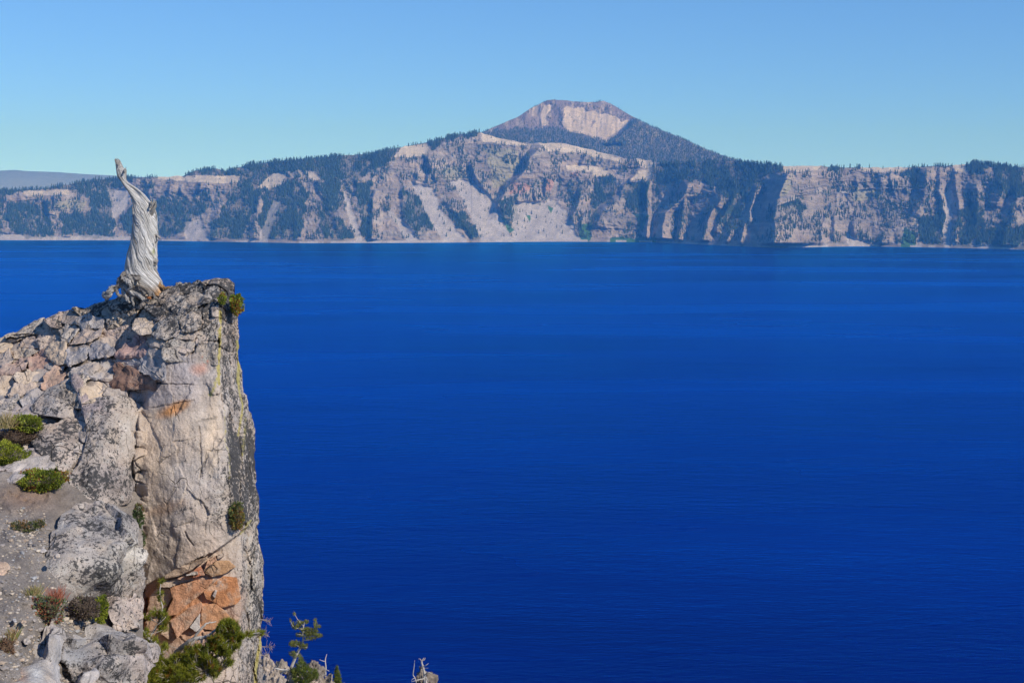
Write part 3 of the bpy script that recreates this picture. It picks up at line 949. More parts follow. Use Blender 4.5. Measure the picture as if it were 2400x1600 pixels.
BODY_PTS = [(-450, 1000, 17.2), (-200, 880, 17.4), (0, 797, 17.6), (132, 735, 17.4), (265, 702, 17.1), (350, 684, 16.9), (440, 664, 16.8), (515, 651, 16.6),
            (515, 700, 16.15), (430, 740, 15.95), (350, 760, 16.15), (515, 850, 15.6), (430, 850, 15.45), (350, 850, 15.6), (515, 1000, 15.3), (430, 1000, 15.12), (340, 1000, 15.25),
            (530, 1200, 15.0), (430, 1200, 14.82), (340, 1200, 15.0), (545, 1330, 14.9), (430, 1350, 14.8), (340, 1380, 15.0), (540, 1480, 14.85), (430, 1480, 14.7), (340, 1480, 14.9),
            (540, 1620, 14.6), (430, 1620, 14.3), (340, 1620, 14.5), (540, 1900, 14.0), (340, 1900, 13.8),
            (0, 850, 16.8), (100, 850, 16.6), (200, 800, 16.5), (300, 800, 16.3), (300, 900, 15.65), (200, 900, 15.7), (100, 950, 15.5), (0, 950, 15.7), (-200, 1000, 15.9),
            (0, 1050, 14.9), (100, 1050, 14.9), (200, 1020, 15.0), (0, 1150, 14.4), (150, 1180, 14.3), (260, 1200, 14.9), (0, 1300, 14.2), (150, 1320, 14.2), (260, 1400, 14.6),
            (-200, 1200, 14.6), (-200, 1500, 14.0), (0, 1600, 13.8), (200, 1600, 13.9), (-400, 1900, 13.6), (0, 1900, 13.5), (200, 1900, 13.6)]
BODY = RBF(BODY_PTS)
SEAM = [(330, 1385), (345, 1368), (385, 1352), (420, 1330), (500, 1293), (560, 1250), (590, 1222)]       # lower rim of the big face
CRACKS = [([(390, 832), (420, 829), (438, 833), (462, 822)], 2.2, 0.10), ([(275, 905), (300, 898), (345, 902), (352, 901), (378, 897)], 1.8, 0.09),
          ([(378, 899), (420, 901), (452, 900)], 1.0, 0.035), ([(355, 955), (430, 942), (455, 938)], 1.0, 0.03), ([(432, 1245), (440, 1260), (452, 1276)], 1.1, 0.05),
          ([(392, 1240), (450, 1222)], 0.9, 0.03), ([(370, 765), (430, 762), (512, 758)], 1.2, 0.04), ([(318, 990), (315, 1040), (308, 1090), (312, 1140), (318, 1200)], 3.0, 0.10),
          ([(468, 1000), (472, 1090), (470, 1120)], 1.6, 0.03), ([(516, 690), (515, 760), (511, 840), (514, 900), (524, 960)], 2.2, 0.05),
          ([(560, 960), (562, 1040), (566, 1100)], 1.8, 0.05), ([(585, 960), (582, 1040), (584, 1120)], 1.5, 0.04), ([(545, 1240), (575, 1228)], 2.5, 0.08),
          ([(575, 1290), (590, 1330), (588, 1380)], 1.8, 0.05), ([(570, 1420), (582, 1450), (580, 1500)], 2.0, 0.05), ([(345, 1400), (340, 1450), (328, 1490)], 2.5, 0.08)]


def body_depth(px, py):
    y = BODY(px, py)
    xe = np.interp(py, [p[0] for p in EDGE], [p[1] for p in EDGE])
    y = y + np.maximum(0, px - xe) * 0.0125
    return y


def rock_cols(px, py, seed, base, var=0.14):
    t = fbm(px / 40, py / 40, seed * 1.7, 4, 501)
    w = sstep(0.0, 0.45, fbm(px / 17, py / 17, seed * 2.3 + 4, 4, 503))[..., None]
    c = np.asarray(base) * (1 + var * t[..., None] * 2)
    return (c * (1 - 0.45 * w) + np.array([0.43, 0.365, 0.30]) * 0.45 * w) * np.array([1.10, 1.04, 0.98])


outcrop = thing('rock_outcrop', 'tall pale grey cliff outcrop with lichen rising over the blue lake', 'rock', Pv(430, 1620, 15.2))


def build_body():
    n_u, n_v = 470, 620
    v = np.linspace(0, 1, n_v)[:, None]
    pyn = 652 + (1900 - 652) * v
    u = np.linspace(0, 1, n_u)[None, :]
    u = np.where(u < 0.16, u / 0.16 * 0.36, 0.36 + (u - 0.16) / 0.84 * 0.64)
    vv = np.where(v < 0.86, v / 0.86 * 0.775, 0.775 + (v - 0.86) / 0.14 * 0.225)
    pyn = 652 + (1900 - 652) * vv
    xr = np.interp(pyn, [p[0] for p in RIGHT], [p[1] for p in RIGHT])
    xr = xr + fbm(pyn / 14, 0, 0, 3, 511) * 2.5 + trinoise(pyn / 34, 0.3, 513) * 3.0
    px = -450 + u * (xr + 450)
    tp = np.interp(px, [p[0] for p in TOP], [p[1] for p in TOP]) + fbm(px / 14, 0, 4, 3, 521) * 2.0
    py = tp + (1900 - tp) * vv
    Y = body_depth(px, py)
    # angular relief: tilted planes with open joints; tall cells on the big face, slabs above
    wx = px + fbm(px / 30, py / 30, 0, 3, 531) * 9
    wy = py + fbm(px / 30, py / 30, 5, 3, 541) * 9
    face = sstep(325, 350, px) * sstep(800, 860, py)
    F1, F2, r, dx, dy = cells(wx / 62 + 3.3, wy / 150, 551)
    tall = (r[0] - 0.5) * 0.06 + dx * (r[1] - 0.5) * 0.10 + dy * (r[2] - 0.5) * 0.10
    G1, G2, s, ex, ey = cells((wx + wy * 0.5) / 58, (wy - wx * 0.25) / 30, 561)
    slab = (s[0] - 0.5) * 0.11 + ex * (s[1] - 0.5) * 0.16 + ey * (s[2] - 0.5) * 0.20 + 0.05 * sstep(0.10, 0.0, G2 - G1)
    smooth_zone = face * sstep(520, 480, px)
    Y = Y + slab * (1 - face) + tall * face * (1 - 0.55 * smooth_zone)
    rgt = sstep(-8, 6, px - np.interp(py, [p[0] for p in EDGE], [p[1] for p in EDGE]))
    H1, H2, q, fx, fy = cells(wx / 20, wy / 110, 571)
    Y = Y + rgt * ((q[0] - 0.5) * 0.09 + fx * (q[1] - 0.5) * 0.10 + 0.03 * sstep(0.12, 0, H2 - H1))
    Y = Y + 0.075 * trinoise(wx / 95, wy / 120, 575) * (1 - 0.4 * smooth_zone) + 0.028 * trinoise(wx / 36, wy / 44, 577) * (1 - 0.5 * smooth_zone)
    n = fbm(px / 26, py / 40, 1, 5, 581, 0.55)
    n2 = ridged(px / 9, py / 13, 2, 3, 591)
    Y = Y + n * 0.045 * (1 - 0.45 * smooth_zone) + n2 * 0.009 * (1 - 0.5 * smooth_zone)
    Y = Y + 0.05 * sstep(350, 335, px) * sstep(1000, 960, py)          # the loose stones lie over this
    for ln, w, dep in CRACKS:
        jx = fbm(px / 9, py / 9, 3, 3, 601) * 3
        d = seg_dist(px + jx, py + jx * 0.7, ln)
        Y = Y + dep * np.exp(-(d / w) ** 2)
    # below the seam the face is broken back
    ysm = np.interp(px, [p[0] for p in SEAM], [p[1] for p in SEAM]) + fbm(px / 12, 0, 2, 3, 611) * 4
    below = sstep(-1.5, 2.5, py - ysm) * sstep(328, 336, px) * sstep(600, 575, px)
    Y = Y + below * (0.16 - 0.08 * sstep(0, 180, py - ysm))
    W = P(px, py, Y)
    # colour of the stone
    col = rock_cols(px, py, 1.0, (0.345, 0.300, 0.268))
    mixin = lambda m, c: col.__setitem__(slice(None), col * (1 - m[..., None]) + np.asarray(c) * m[..., None])
    tn = fbm(px / 35, py / 60, 3, 4, 621)
    ell = lambda cx, cy, rx, ry, rot=0.0: np.clip(1.35 - np.hypot(((px - cx) * math.cos(rot) + (py - cy) * math.sin(rot)) / rx, (-(px - cx) * math.sin(rot) + (py - cy) * math.cos(rot)) / ry) + 0.5 * tn, 0, 1)
    mixin(sstep(800, 860, py) * 0.55, (0.385, 0.345, 0.310))
    mixin(ell(360, 1080, 40, 150) * 0.8, (0.46, 0.36, 0.265))
    mixin(ell(400, 1010, 90, 60) * 0.55, (0.45, 0.36, 0.275))
    mixin(ell(360, 920, 70, 34) * 0.75, (0.32, 0.295, 0.30))
    mixin(ell(415, 880, 80, 55) * 0.8, (0.34, 0.31, 0.315))
    mixin(ell(400, 962, 34, 13, -0.45) * 0.95, (0.45, 0.215, 0.085))
    mixin(ell(425, 950, 20, 10, -0.45) * 0.8, (0.43, 0.24, 0.12))
    mixin(ell(390, 1190, 50, 12, -0.3) * 0.6, (0.36, 0.24, 0.16))
    mixin(ell(430, 1290, 90, 45) * 0.55, (0.40, 0.30, 0.225))
    mixin(ell(500, 1010, 22, 90) * 0.75, (0.52, 0.41, 0.30))
    mixin(ell(590, 1350, 22, 150) * 0.5, (0.44, 0.40, 0.34))
    mixin(ell(482, 835, 9, 22) * 0.95, (0.42, 0.135, 0.075))
    mixin(ell(470, 865, 22, 14) * 0.7, (0.43, 0.21, 0.145))
    mixin(below * ell(430, 1440, 130, 90) * 0.9, (0.46, 0.225, 0.115))
    mixin(ell(350, 1520, 50, 60) * 0.6, (0.44, 0.30, 0.22))
    mixin(ell(40, 960, 120, 40) * 0.7, (0.30, 0.26, 0.25))
    # lichen
    lich = 0.26 + 0.27 * rgt + 0.22 * sstep(800, 720, py) * sstep(330, 380, px) - 0.22 * smooth_zone * sstep(820, 870, py) + 0.10 * sstep(440, 480, px) * sstep(700, 800, py) * (1 - 0.5 * sstep(1020, 1100, py))
    lich += 0.24 * sstep(1000, 1050, py) * sstep(380, 420, px) * sstep(1240, 1200, py) - 0.22 * ell(505, 1000, 28, 110) - 0.2 * ell(420, 880, 60, 60)
    lich -= 0.35 * below * sstep(560, 520, px)
    lich -= 0.4 * sstep(1230, 1270, py) * sstep(560, 530, px) * (1 - below)
    yl = np.zeros(px.shape)
    for ln, w, kx in [([(516, 730), (514, 790), (508, 850), (512, 900)], 4.5, 0.42), ([(512, 880), (500, 905), (490, 925)], 7, 0.30), ([(556, 800), (558, 850), (562, 900)], 5, 0.40),
                      ([(562, 900), (566, 960), (560, 1020)], 3.5, 0.35), ([(525, 960), (530, 1040), (540, 1120)], 4, 0.22), ([(575, 980), (570, 1080)], 6, 0.2),
                      ([(612, 1490), (605, 1540), (597, 1600)], 4.0, 0.5), ([(590, 1220), (560, 1250)], 5, 0.3), ([(40, 1000), (60, 1010)], 6, 0.3)]:
        yl = np.maximum(yl, kx * np.exp(-(seg_dist(px + tn * 6, py, ln) / w) ** 2))
    col = col * np.array([1.07, 1.06, 1.05])
    aux = np.stack([np.clip(lich, 0, 1), yl, np.zeros(px.shape)], -1)
    # close the rock behind the skyline and behind the right-hand corner
    rows = [W]
    offs_r = [(0.03, 0.22, -0.03), (0.0, 0.7, -0.25), (0.0, 1.5, -1.1), (0, 1.9, -3.5)]
    def away(A, d):
        return A * ((A[..., 1:2] + d) / A[..., 1:2])
    Wr = np.concatenate([W] + [away(W[:, -1:, :], 0.35 * (i + 1) ** 1.2) + np.array([-0.02 * (i + 1) ** 1.6, 0.0, -0.02 * (i + 1)]) for i in range(4)], 1)
    topr = []
    for o3 in reversed(offs_r):
        topr.append(away(Wr[:1], o3[1]) + np.array([0, 0, o3[2]]))
    Wf = np.concatenate(topr + [Wr], 0)
    ext = lambda A: np.concatenate([np.repeat(np.concatenate([A] + [A[:, -1:]] * 4, 1)[:1], 4, 0), np.concatenate([A] + [A[:, -1:]] * 4, 1)], 0)
    Cf, Af = ext(col), ext(aux)
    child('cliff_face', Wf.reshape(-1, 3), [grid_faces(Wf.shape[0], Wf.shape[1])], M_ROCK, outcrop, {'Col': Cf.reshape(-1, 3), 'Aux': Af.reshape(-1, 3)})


build_body()


# ---- stones: solid pieces with their own outline, tilt and thickness
def chaikin(p, it=1, k=0.22):
    p = np.asarray(p, float)
    for _ in range(it):
        a = p * (1 - k) + np.roll(p, -1, 0) * k
        b = p * k + np.roll(p, -1, 0) * (1 - k)
        p = np.stack([a, b], 1).reshape(-1, 2)
    return p


def resample(p, n):
    q = np.concatenate([p, p[:1]])
    L = np.concatenate([[0], np.cumsum(np.hypot(*np.diff(q, axis=0).T))])
    t = np.linspace(0, L[-1], n, endpoint=False)
    return np.stack([np.interp(t, L, q[:, 0]), np.interp(t, L, q[:, 1])], -1)


def stone(poly, depth, thick=0.25, nb=44, roll=0.05, rough=0.018, jag=1.2, seed=0, rings=(1, 0.975, 0.92, 0.82, 0.68, 0.5, 0.3, 0.12), base=(0.36, 0.32, 0.29), lich=0.3,
          round_it=1, facet=0.0, fscale=40.0, yel=0.0, colfn=None, rscale=11.0):
    b = resample(chaikin(poly, round_it), nb)
    c = b.mean(0)
    nn = fbm(b[:, 0] / 6, b[:, 1] / 6, seed * 3.1, 3, 701)
    dirs = (b - c) / (np.linalg.norm(b - c, axis=1)[:, None] + 1e-6)
    PX, PY, DY = [], [], []
    for s in rings:
        q = c + (b - c) * s + dirs * (nn * jag * s ** 10)[:, None]
        PX.append(q[:, 0]); PY.append(q[:, 1])
        DY.append(np.full(nb, roll * max(0.0, (s - 0.90) / 0.10) ** 1.6))
    PX, PY, DY = map(np.array, (PX, PY, DY))
    PXc = np.concatenate([PX.ravel(), [c[0]]]); PYc = np.concatenate([PY.ravel(), [c[1]]]); DYc = np.concatenate([DY.ravel(), [0]])
    Y = depth(PXc, PYc) + DYc
    front = P(PXc, PYc, Y)
    G = front[:-1].reshape(len(rings), nb, 3)
    du = np.roll(G, -1, 1) - np.roll(G, 1, 1)
    dv = np.gradient(G, axis=0)
    nv = np.cross(du, dv)
    nv /= np.linalg.norm(nv, axis=-1, keepdims=True) + 1e-12
    nv = np.where(nv[..., 1:2] > 0, -nv, nv)
    nv[-1] = nv[-1].mean(0)
    N = np.concatenate([nv.reshape(-1, 3), nv[-1].mean(0)[None]])
    N /= np.linalg.norm(N, axis=1)[:, None] + 1e-12
    fs_ = F / Y.mean() / fscale
    wx_ = front + 0.10 / fs_ * np.stack([fbm(front[:, 0] * fs_ * 2, front[:, 1] * fs_ * 2, front[:, 2] * fs_ * 2 + k_, 2, 711) for k_ in (1, 5, 9)], -1) * 3
    fx, fy, fz = (wx_ * fs_).T
    aN = np.abs(N)
    tri = lambda q, sd: (trinoise(fx * q + seed * 7.7, fz * q, sd) * aN[:, 1] + trinoise(fx * q + seed * 3.1, fy * q, sd + 1) * aN[:, 2] + trinoise(fy * q + seed * 5.3, fz * q, sd + 2) * aN[:, 0]) / aN.sum(1)
    off_ = facet * (tri(1.0, 721 + seed) + 0.45 * tri(2.3, 731 + seed)) if facet else 0.0
    rs = F / Y.mean() / rscale
    off_ = off_ + rough * fbm(front[:, 0] * rs, front[:, 1] * rs, front[:, 2] * rs + seed * 1.3, 4, 731, 0.55)
    front = front + N * np.asarray(off_).reshape(-1, 1)
    edge = front[:nb]
    cw = front[-1]
    back = []
    for k, sh in ((0.12, 1.0), (0.5, 0.99), (1.0, 0.9)):
        q = cw + (edge - cw) * sh
        q = q * ((q[:, 1] + (edge[:, 1] - q[:, 1]) + thick * k) / q[:, 1])[:, None]
        back.append(q)
    V = np.concatenate(back[::-1] + [front[:-1].reshape(len(rings), nb, 3).reshape(-1, 3)] + [front[-1:], back[-1].mean(0)[None]])
    nr = len(rings) + 3
    q = grid_faces(nr, nb, True)
    j = np.arange(nb)
    t1 = np.stack([(nr - 1) * nb + j, (nr - 1) * nb + (j + 1) % nb, np.full(nb, nr * nb)], -1)
    t2 = np.stack([(j + 1) % nb, j, np.full(nb, nr * nb + 1)], -1)
    px_all = np.concatenate([np.tile(b[:, 0], 3), PXc[:-1], [c[0], c[0]]]); py_all = np.concatenate([np.tile(b[:, 1], 3), PYc[:-1], [c[1], c[1]]])
    col = rock_cols(px_all, py_all, seed, base, 0.10)
    aux = np.tile(np.array([lich, yel, 0.0]), (len(V), 1))
    if colfn is not None:
        col, aux = colfn(px_all, py_all, col, aux)
    return V, [q, np.concatenate([t1, t2])], {'Col': col, 'Aux': aux}


SEEDS = [(15, 803), (50, 782), (88, 762), (142, 748), (228, 724), (292, 712), (22, 822), (62, 802), (110, 788), (165, 776), (207, 760), (246, 776), (288, 748), (330, 733),
         (15, 838), (45, 828), (82, 818), (122, 806), (160, 797), (196, 786), (275, 792), (312, 772), (345, 755), (10, 862), (42, 852), (92, 852), (132, 830), (185, 824), (222, 820), (256, 802),
         (25, 886), (62, 890), (112, 876), (152, 860), (205, 866), (240, 872), (292, 832), (325, 816), (310, 852), (15, 908), (46, 912), (86, 906), (132, 892), (180, 896), (216, 906), (286, 872),
         (22, 945), (72, 936), (120, 922), (156, 916), (190, 938), (-30, 830), (-30, 870), (-35, 915), (-80, 850), (-85, 900), (-90, 950), (-40, 960), (-140, 900), (-140, 950),
         (388, 690), (420, 684), (456, 676), (498, 667), (400, 710), (448, 700), (492, 692), (384, 735), (424, 724), (478, 718), (392, 760), (450, 748), (496, 744), (372, 792), (404, 786), (462, 780),
         (494, 788), (346, 798), (436, 810), (482, 816)]


def voronoi(seeds, stretch=(1.0, 1.25)):
    S = np.array(seeds, float)
    out = []
    for i, s in enumerate(S):
        poly = [(s[0] - 80, s[1] - 40), (s[0] + 80, s[1] - 40), (s[0] + 80, s[1] + 40), (s[0] - 80, s[1] + 40)]
        for k, t in enumerate(S):
            if k == i: continue
            d = (t - s) * np.array([1.0, stretch[1] ** 2])
            # lean of the cells
            d = d + np.array([0.25 * d[1], 0.25 * (t - s)[0]])
            m = (s + t) / 2
            new = []
            for a in range(len(poly)):
                p, q = np.array(poly[a]), np.array(poly[(a + 1) % len(poly)])
                fp, fq = (p - m) @ d, (q - m) @ d
                if fp <= 0: new.append(tuple(p))
                if fp * fq < 0: new.append(tuple(p + (q - p) * fp / (fp - fq)))
            poly = new
            if len(poly) < 3: break
        if len(poly) >= 3: out.append((i, np.array(poly)))
    return out


PAL_L = [(0.40, 0.36, 0.315), (0.44, 0.375, 0.305), (0.37, 0.345, 0.325), (0.45, 0.385, 0.32), (0.40, 0.325, 0.285), (0.34, 0.33, 0.335), (0.46, 0.385, 0.305), (0.41, 0.345, 0.30)]
SPECIAL = {(92, 852): (0.34, 0.235, 0.20), (42, 852): (0.345, 0.265, 0.235), (292, 872): (0.24, 0.155, 0.125), (286, 872): (0.23, 0.15, 0.12), (185, 824): (0.30, 0.295, 0.31), (222, 820): (0.29, 0.285, 0.305),
           (325, 816): (0.35, 0.25, 0.235), (132, 892): (0.37, 0.27, 0.22)}
_r = random.Random(5)
SPKEYS = set(SPECIAL)
SEEDS = [s for s in SEEDS if s in SPKEYS or _r.random() > (0.30 if s[0] < 360 else 0.35)]
for i, poly in voronoi(SEEDS, (1.0, 1.45)):
    sx, sy = SEEDS[i]
    tp = np.interp(poly[:, 0], [p[0] for p in TOP], [p[1] for p in TOP])
    poly[:, 1] = np.maximum(poly[:, 1], tp - 2.5)
    on_face = sx > 360
    if on_face: poly[:, 0] = np.minimum(poly[:, 0], 511)
    c = poly.mean(0)
    ext = np.ptp(poly, axis=0)
    if min(ext) < 8: continue
    gap = random.choice([0.1, 0.3, 0.5, 1.6, 2.4]) if not on_face else random.uniform(-0.6, 0.5)
    L = np.linalg.norm(poly - c, axis=1)[:, None]
    poly = c + (poly - c) * np.clip(1 - gap / L, 0.6, 1)
    y0 = float(BODY(c[0], c[1]))
    gx = float(BODY(c[0] + 8, c[1]) - BODY(c[0] - 8, c[1])) / 16; gy = float(BODY(c[0], c[1] + 8) - BODY(c[0], c[1] - 8)) / 16
    tx = random.uniform(-0.003, 0.004); ty = random.uniform(-0.005, 0.003)
    off = random.uniform(-0.055, 0.02) if not on_face else random.uniform(-0.05, 0.0)
    if on_face: tx *= 0.5; ty *= 0.5
    dep = lambda px, py, c=c, y0=y0, gx=gx, gy=gy, tx=tx, ty=ty, off=off: y0 + off - 0.02 + (px - c[0]) * (gx * 0.8 + tx) + (py - c[1]) * (gy * 0.75 + ty)
    base = SPECIAL.get((sx, sy), random.choice(PAL_L)) if not on_face else random.choice([(0.33, 0.30, 0.27), (0.36, 0.32, 0.28), (0.31, 0.29, 0.27)])
    lich = random.choice([0.08, 0.2, 0.3, 0.4, 0.5]) if not on_face else random.uniform(0.55, 0.72)
    if sy < 752 and not on_face: lich = 0.64
    if on_face and sy > 770: lich -= 0.15
    if (sx, sy) in SPECIAL: lich = 0.08; off = 0.02
    Vs, fs, cs = stone(poly, dep, thick=0.30, nb=64, roll=random.uniform(0.008, 0.03), rough=0.022, jag=1.5, seed=i + 1, base=base, lich=lich, round_it=0, facet=0.06, fscale=34, rings=(1, 0.985, 0.94, 0.86, 0.76, 0.65, 0.53, 0.4, 0.27, 0.13))
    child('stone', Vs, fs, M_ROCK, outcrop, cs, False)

# broken slabs in the rusty hollow at the foot of the face (points in a local enlargement of the photo)
def q4(pts):
    return [(320 + x / 4.9, 1280 + y / 4.9) for x, y in pts]


SLABS = [([(330, 330), (520, 212), (820, 108), (812, 150), (650, 255), (500, 335), (330, 372)], (0.47, 0.36, 0.27), -0.02, (0.0, 0.003)),
         ([(300, 405), (480, 365), (650, 345), (640, 388), (480, 432), (380, 472), (240, 470)], (0.40, 0.33, 0.28), 0.06, (0.0, -0.003)),
         ([(380, 475), (640, 392), (880, 372), (862, 420), (770, 510), (600, 660), (460, 782), (330, 800), (420, 600)], (0.46, 0.235, 0.13), 0.02, (-0.002, -0.003)),
         ([(772, 520), (870, 432), (1000, 342), (1150, 352), (1200, 600), (1150, 660), (980, 700), (885, 640), (800, 600)], (0.42, 0.185, 0.075), 0.04, (0.002, -0.001)),
         ([(380, 860), (600, 705), (740, 640), (758, 662), (730, 760), (600, 928), (462, 1052)], (0.50, 0.285, 0.18), -0.07, (-0.001, -0.003)),
         ([(742, 680), (900, 652), (1010, 732), (1128, 858), (900, 960), (742, 940)], (0.43, 0.22, 0.11), 0.0, (0.001, -0.002)),
         ([(602, 930), (728, 765), (735, 958), (680, 988)], (0.43, 0.41, 0.40), -0.04, (0.002, -0.003)),
         ([(660, 270), (740, 222), (778, 330), (650, 358)], (0.33, 0.12, 0.06), 0.03, (0.004, 0.0)),
         ([(780, 302), (920, 162), (1060, 160), (1140, 232), (1000, 318), (860, 348)], (0.37, 0.225, 0.12), 0.01, (0.001, -0.002)),
         ([(90, 840), (160, 562), (240, 470), (375, 480), (425, 560), (300, 780)], (0.42, 0.31, 0.24), 0.0, (-0.002, -0.001)),
         ([(565, 330), (650, 280), (700, 290), (712, 318), (640, 334)], (0.50, 0.47, 0.44), -0.05, (0.0, 0.0)),
         ([(282, 1000), (370, 862), (460, 1052), (420, 1102)], (0.33, 0.225, 0.165), -0.03, (0.005, 0.0)),
         ([(100, 860), (300, 802), (362, 870), (300, 1000), (400, 1102), (262, 1180), (125, 1060)], (0.45, 0.30, 0.215), 0.02, (-0.001, -0.002)),
         ([(925, 100), (1000, 62), (1010, 108), (932, 148)], (0.50, 0.42, 0.35), -0.03, (0.0, 0.0)),
         ([(820, 160), (905, 110), (915, 160), (800, 255), (770, 280)], (0.48, 0.30, 0.20), 0.0, (0.0, -0.002)),
         ([(470, 372), (560, 340), (660, 335), (655, 352), (520, 385)], (0.36, 0.16, 0.085), 0.05, (0, 0)),
         ([(760, 980), (900, 965), (940, 1000), (860, 1060), (770, 1040)], (0.44, 0.27, 0.18), 0.02, (0, 0)),
         ([(870, 560), (905, 500), (925, 510), (900, 600)], (0.48, 0.44, 0.42), -0.01, (0, 0))]
for i, (pl, base, off, (tx, ty)) in enumerate(SLABS):
    poly = np.array(q4(pl)); c = poly.mean(0)
    base = tuple(np.array(base) * 0.88 + np.array([0.33, 0.29, 0.26]) * 0.12)
    y0 = float(BODY(c[0], c[1])) + 0.03
    dep = lambda px, py, c=c, y0=y0, tx=tx, ty=ty, off=off: y0 + off * 0.55 + (px - c[0]) * tx * 0.5 + (py - c[1]) * ty * 0.5
    Vs, fs, cs = stone(poly, dep, thick=0.16, nb=60, roll=0.005, rough=0.010, jag=0.7, seed=200 + i, base=base, lich=0.05, round_it=0, facet=0.013, fscale=30)
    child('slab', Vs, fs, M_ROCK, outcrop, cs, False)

# bigger blocks that belong to the outcrop
def traced(poly, pts, **kw):
    r = RBF(pts)
    return stone(poly, lambda a, b: r(a, b), **kw)


FINE = tuple(np.concatenate([np.linspace(1, 0.9, 9), np.linspace(0.885, 0.04, 40)]))


def spotted(zones):
    def fn(px, py, col, aux):
        n = fbm(px / 22, py / 22, 4.0, 4, 741)
        for cx, cy, rx, ry, c, l in zones:
            m = np.clip(1.3 - np.hypot((px - cx) / rx, (py - cy) / ry) + 0.5 * n, 0, 1)
            if c is not None: col = col * (1 - m[:, None]) + np.asarray(c) * m[:, None]
            aux[:, 0] = aux[:, 0] * (1 - m) + l * m
        return col, aux
    return fn


BLOCKS = [([(196, 932), (240, 926), (282, 925), (318, 940), (322, 1000), (318, 1040), (308, 1092), (312, 1140), (300, 1176), (262, 1184), (200, 1180), (160, 1162), (150, 1122), (188, 1070), (200, 1000), (190, 960)],
           [(200, 935, 15.05), (285, 928, 15.1), (322, 1000, 15.12), (255, 990, 14.72), (205, 1000, 14.75), (308, 1110, 14.8), (290, 1030, 14.72), (240, 1110, 14.35), (165, 1150, 14.2), (260, 1180, 14.35), (300, 1170, 14.6)],
           (0.37, 0.33, 0.30), 0.50, spotted([(240, 1130, 90, 45, (0.27, 0.235, 0.22), 0.70), (300, 1020, 20, 60, (0.47, 0.42, 0.37), 0.30), (215, 950, 40, 30, (0.33, 0.27, 0.26), 0.5)])),
          ([(60, 1020), (105, 992), (150, 982), (190, 985), (200, 1020), (192, 1065), (165, 1100), (145, 1112), (110, 1085), (75, 1050)],
           [(60, 1020, 14.85), (150, 982, 15.05), (195, 1000, 15.0), (130, 1040, 14.55), (190, 1065, 14.7), (145, 1110, 14.4), (75, 1050, 14.6)],
           (0.33, 0.29, 0.265), 0.62, None),
          ([(118, 902), (152, 885), (172, 895), (190, 930), (200, 975), (190, 990), (140, 980), (95, 975), (70, 962), (95, 930)],
           [(150, 888, 15.75), (190, 930, 15.55), (200, 975, 15.2), (140, 940, 15.25), (90, 970, 15.2), (110, 905, 15.7)],
           (0.33, 0.30, 0.28), 0.52, None),
          ([(170, 880), (186, 892), (205, 935), (212, 985), (200, 990), (190, 940)], [(172, 882, 15.65), (205, 940, 15.3), (210, 985, 15.1), (192, 940, 15.3)], (0.36, 0.30, 0.29), 0.25, None),
          ([(240, 1402), (262, 1398), (305, 1404), (332, 1388), (334, 1430), (320, 1470), (308, 1482), (288, 1472), (258, 1464)],
           [(240, 1402, 13.0), (332, 1392, 13.6), (334, 1430, 13.5), (308, 1480, 12.9), (260, 1462, 12.7), (285, 1430, 12.85)], (0.40, 0.35, 0.325), 0.42, None),
          ([(-60, 980), (0, 965), (60, 960), (95, 978), (60, 1000), (30, 1012), (0, 1015), (-60, 1040)], [(-60, 980, 15.4), (0, 965, 15.4), (95, 978, 15.25), (30, 1012, 14.9), (-60, 1040, 14.9)], (0.33, 0.30, 0.295), 0.22, None),
          ([(0, 1112), (60, 1082), (110, 1075), (130, 1090), (70, 1120), (20, 1135), (-60, 1145), (-60, 1125)], [(0, 1112, 14.2), (60, 1082, 14.45), (130, 1090, 14.45), (20, 1135, 13.9), (-60, 1140, 13.8)], (0.40, 0.37, 0.355), 0.2, None),
          ([(0, 1082), (40, 1062), (95, 1058), (120, 1075), (60, 1085), (0, 1110), (-60, 1115), (-60, 1090)], [(0, 1082, 14.5), (95, 1058, 14.7), (60, 1085, 14.4), (-60, 1115, 14.1)], (0.34, 0.31, 0.31), 0.35, None)]
for i, (poly, pts, base, lich, fn) in enumerate(BLOCKS):
    pts = [(a, b, y + (0.22 if i == 0 else 0.10 if i in (1, 2) else 0.0)) for a, b, y in pts]
    Vs, fs, cs = traced(poly, pts, thick=0.5, nb=120, roll=0.03, rough=0.012, rscale=18.0, jag=2.2, seed=300 + i, rings=FINE, base=base, lich=lich, round_it=1, facet=0.075, fscale=66, colfn=fn)
    child('rock_block', Vs, fs, M_ROCK, outcrop, cs, False)

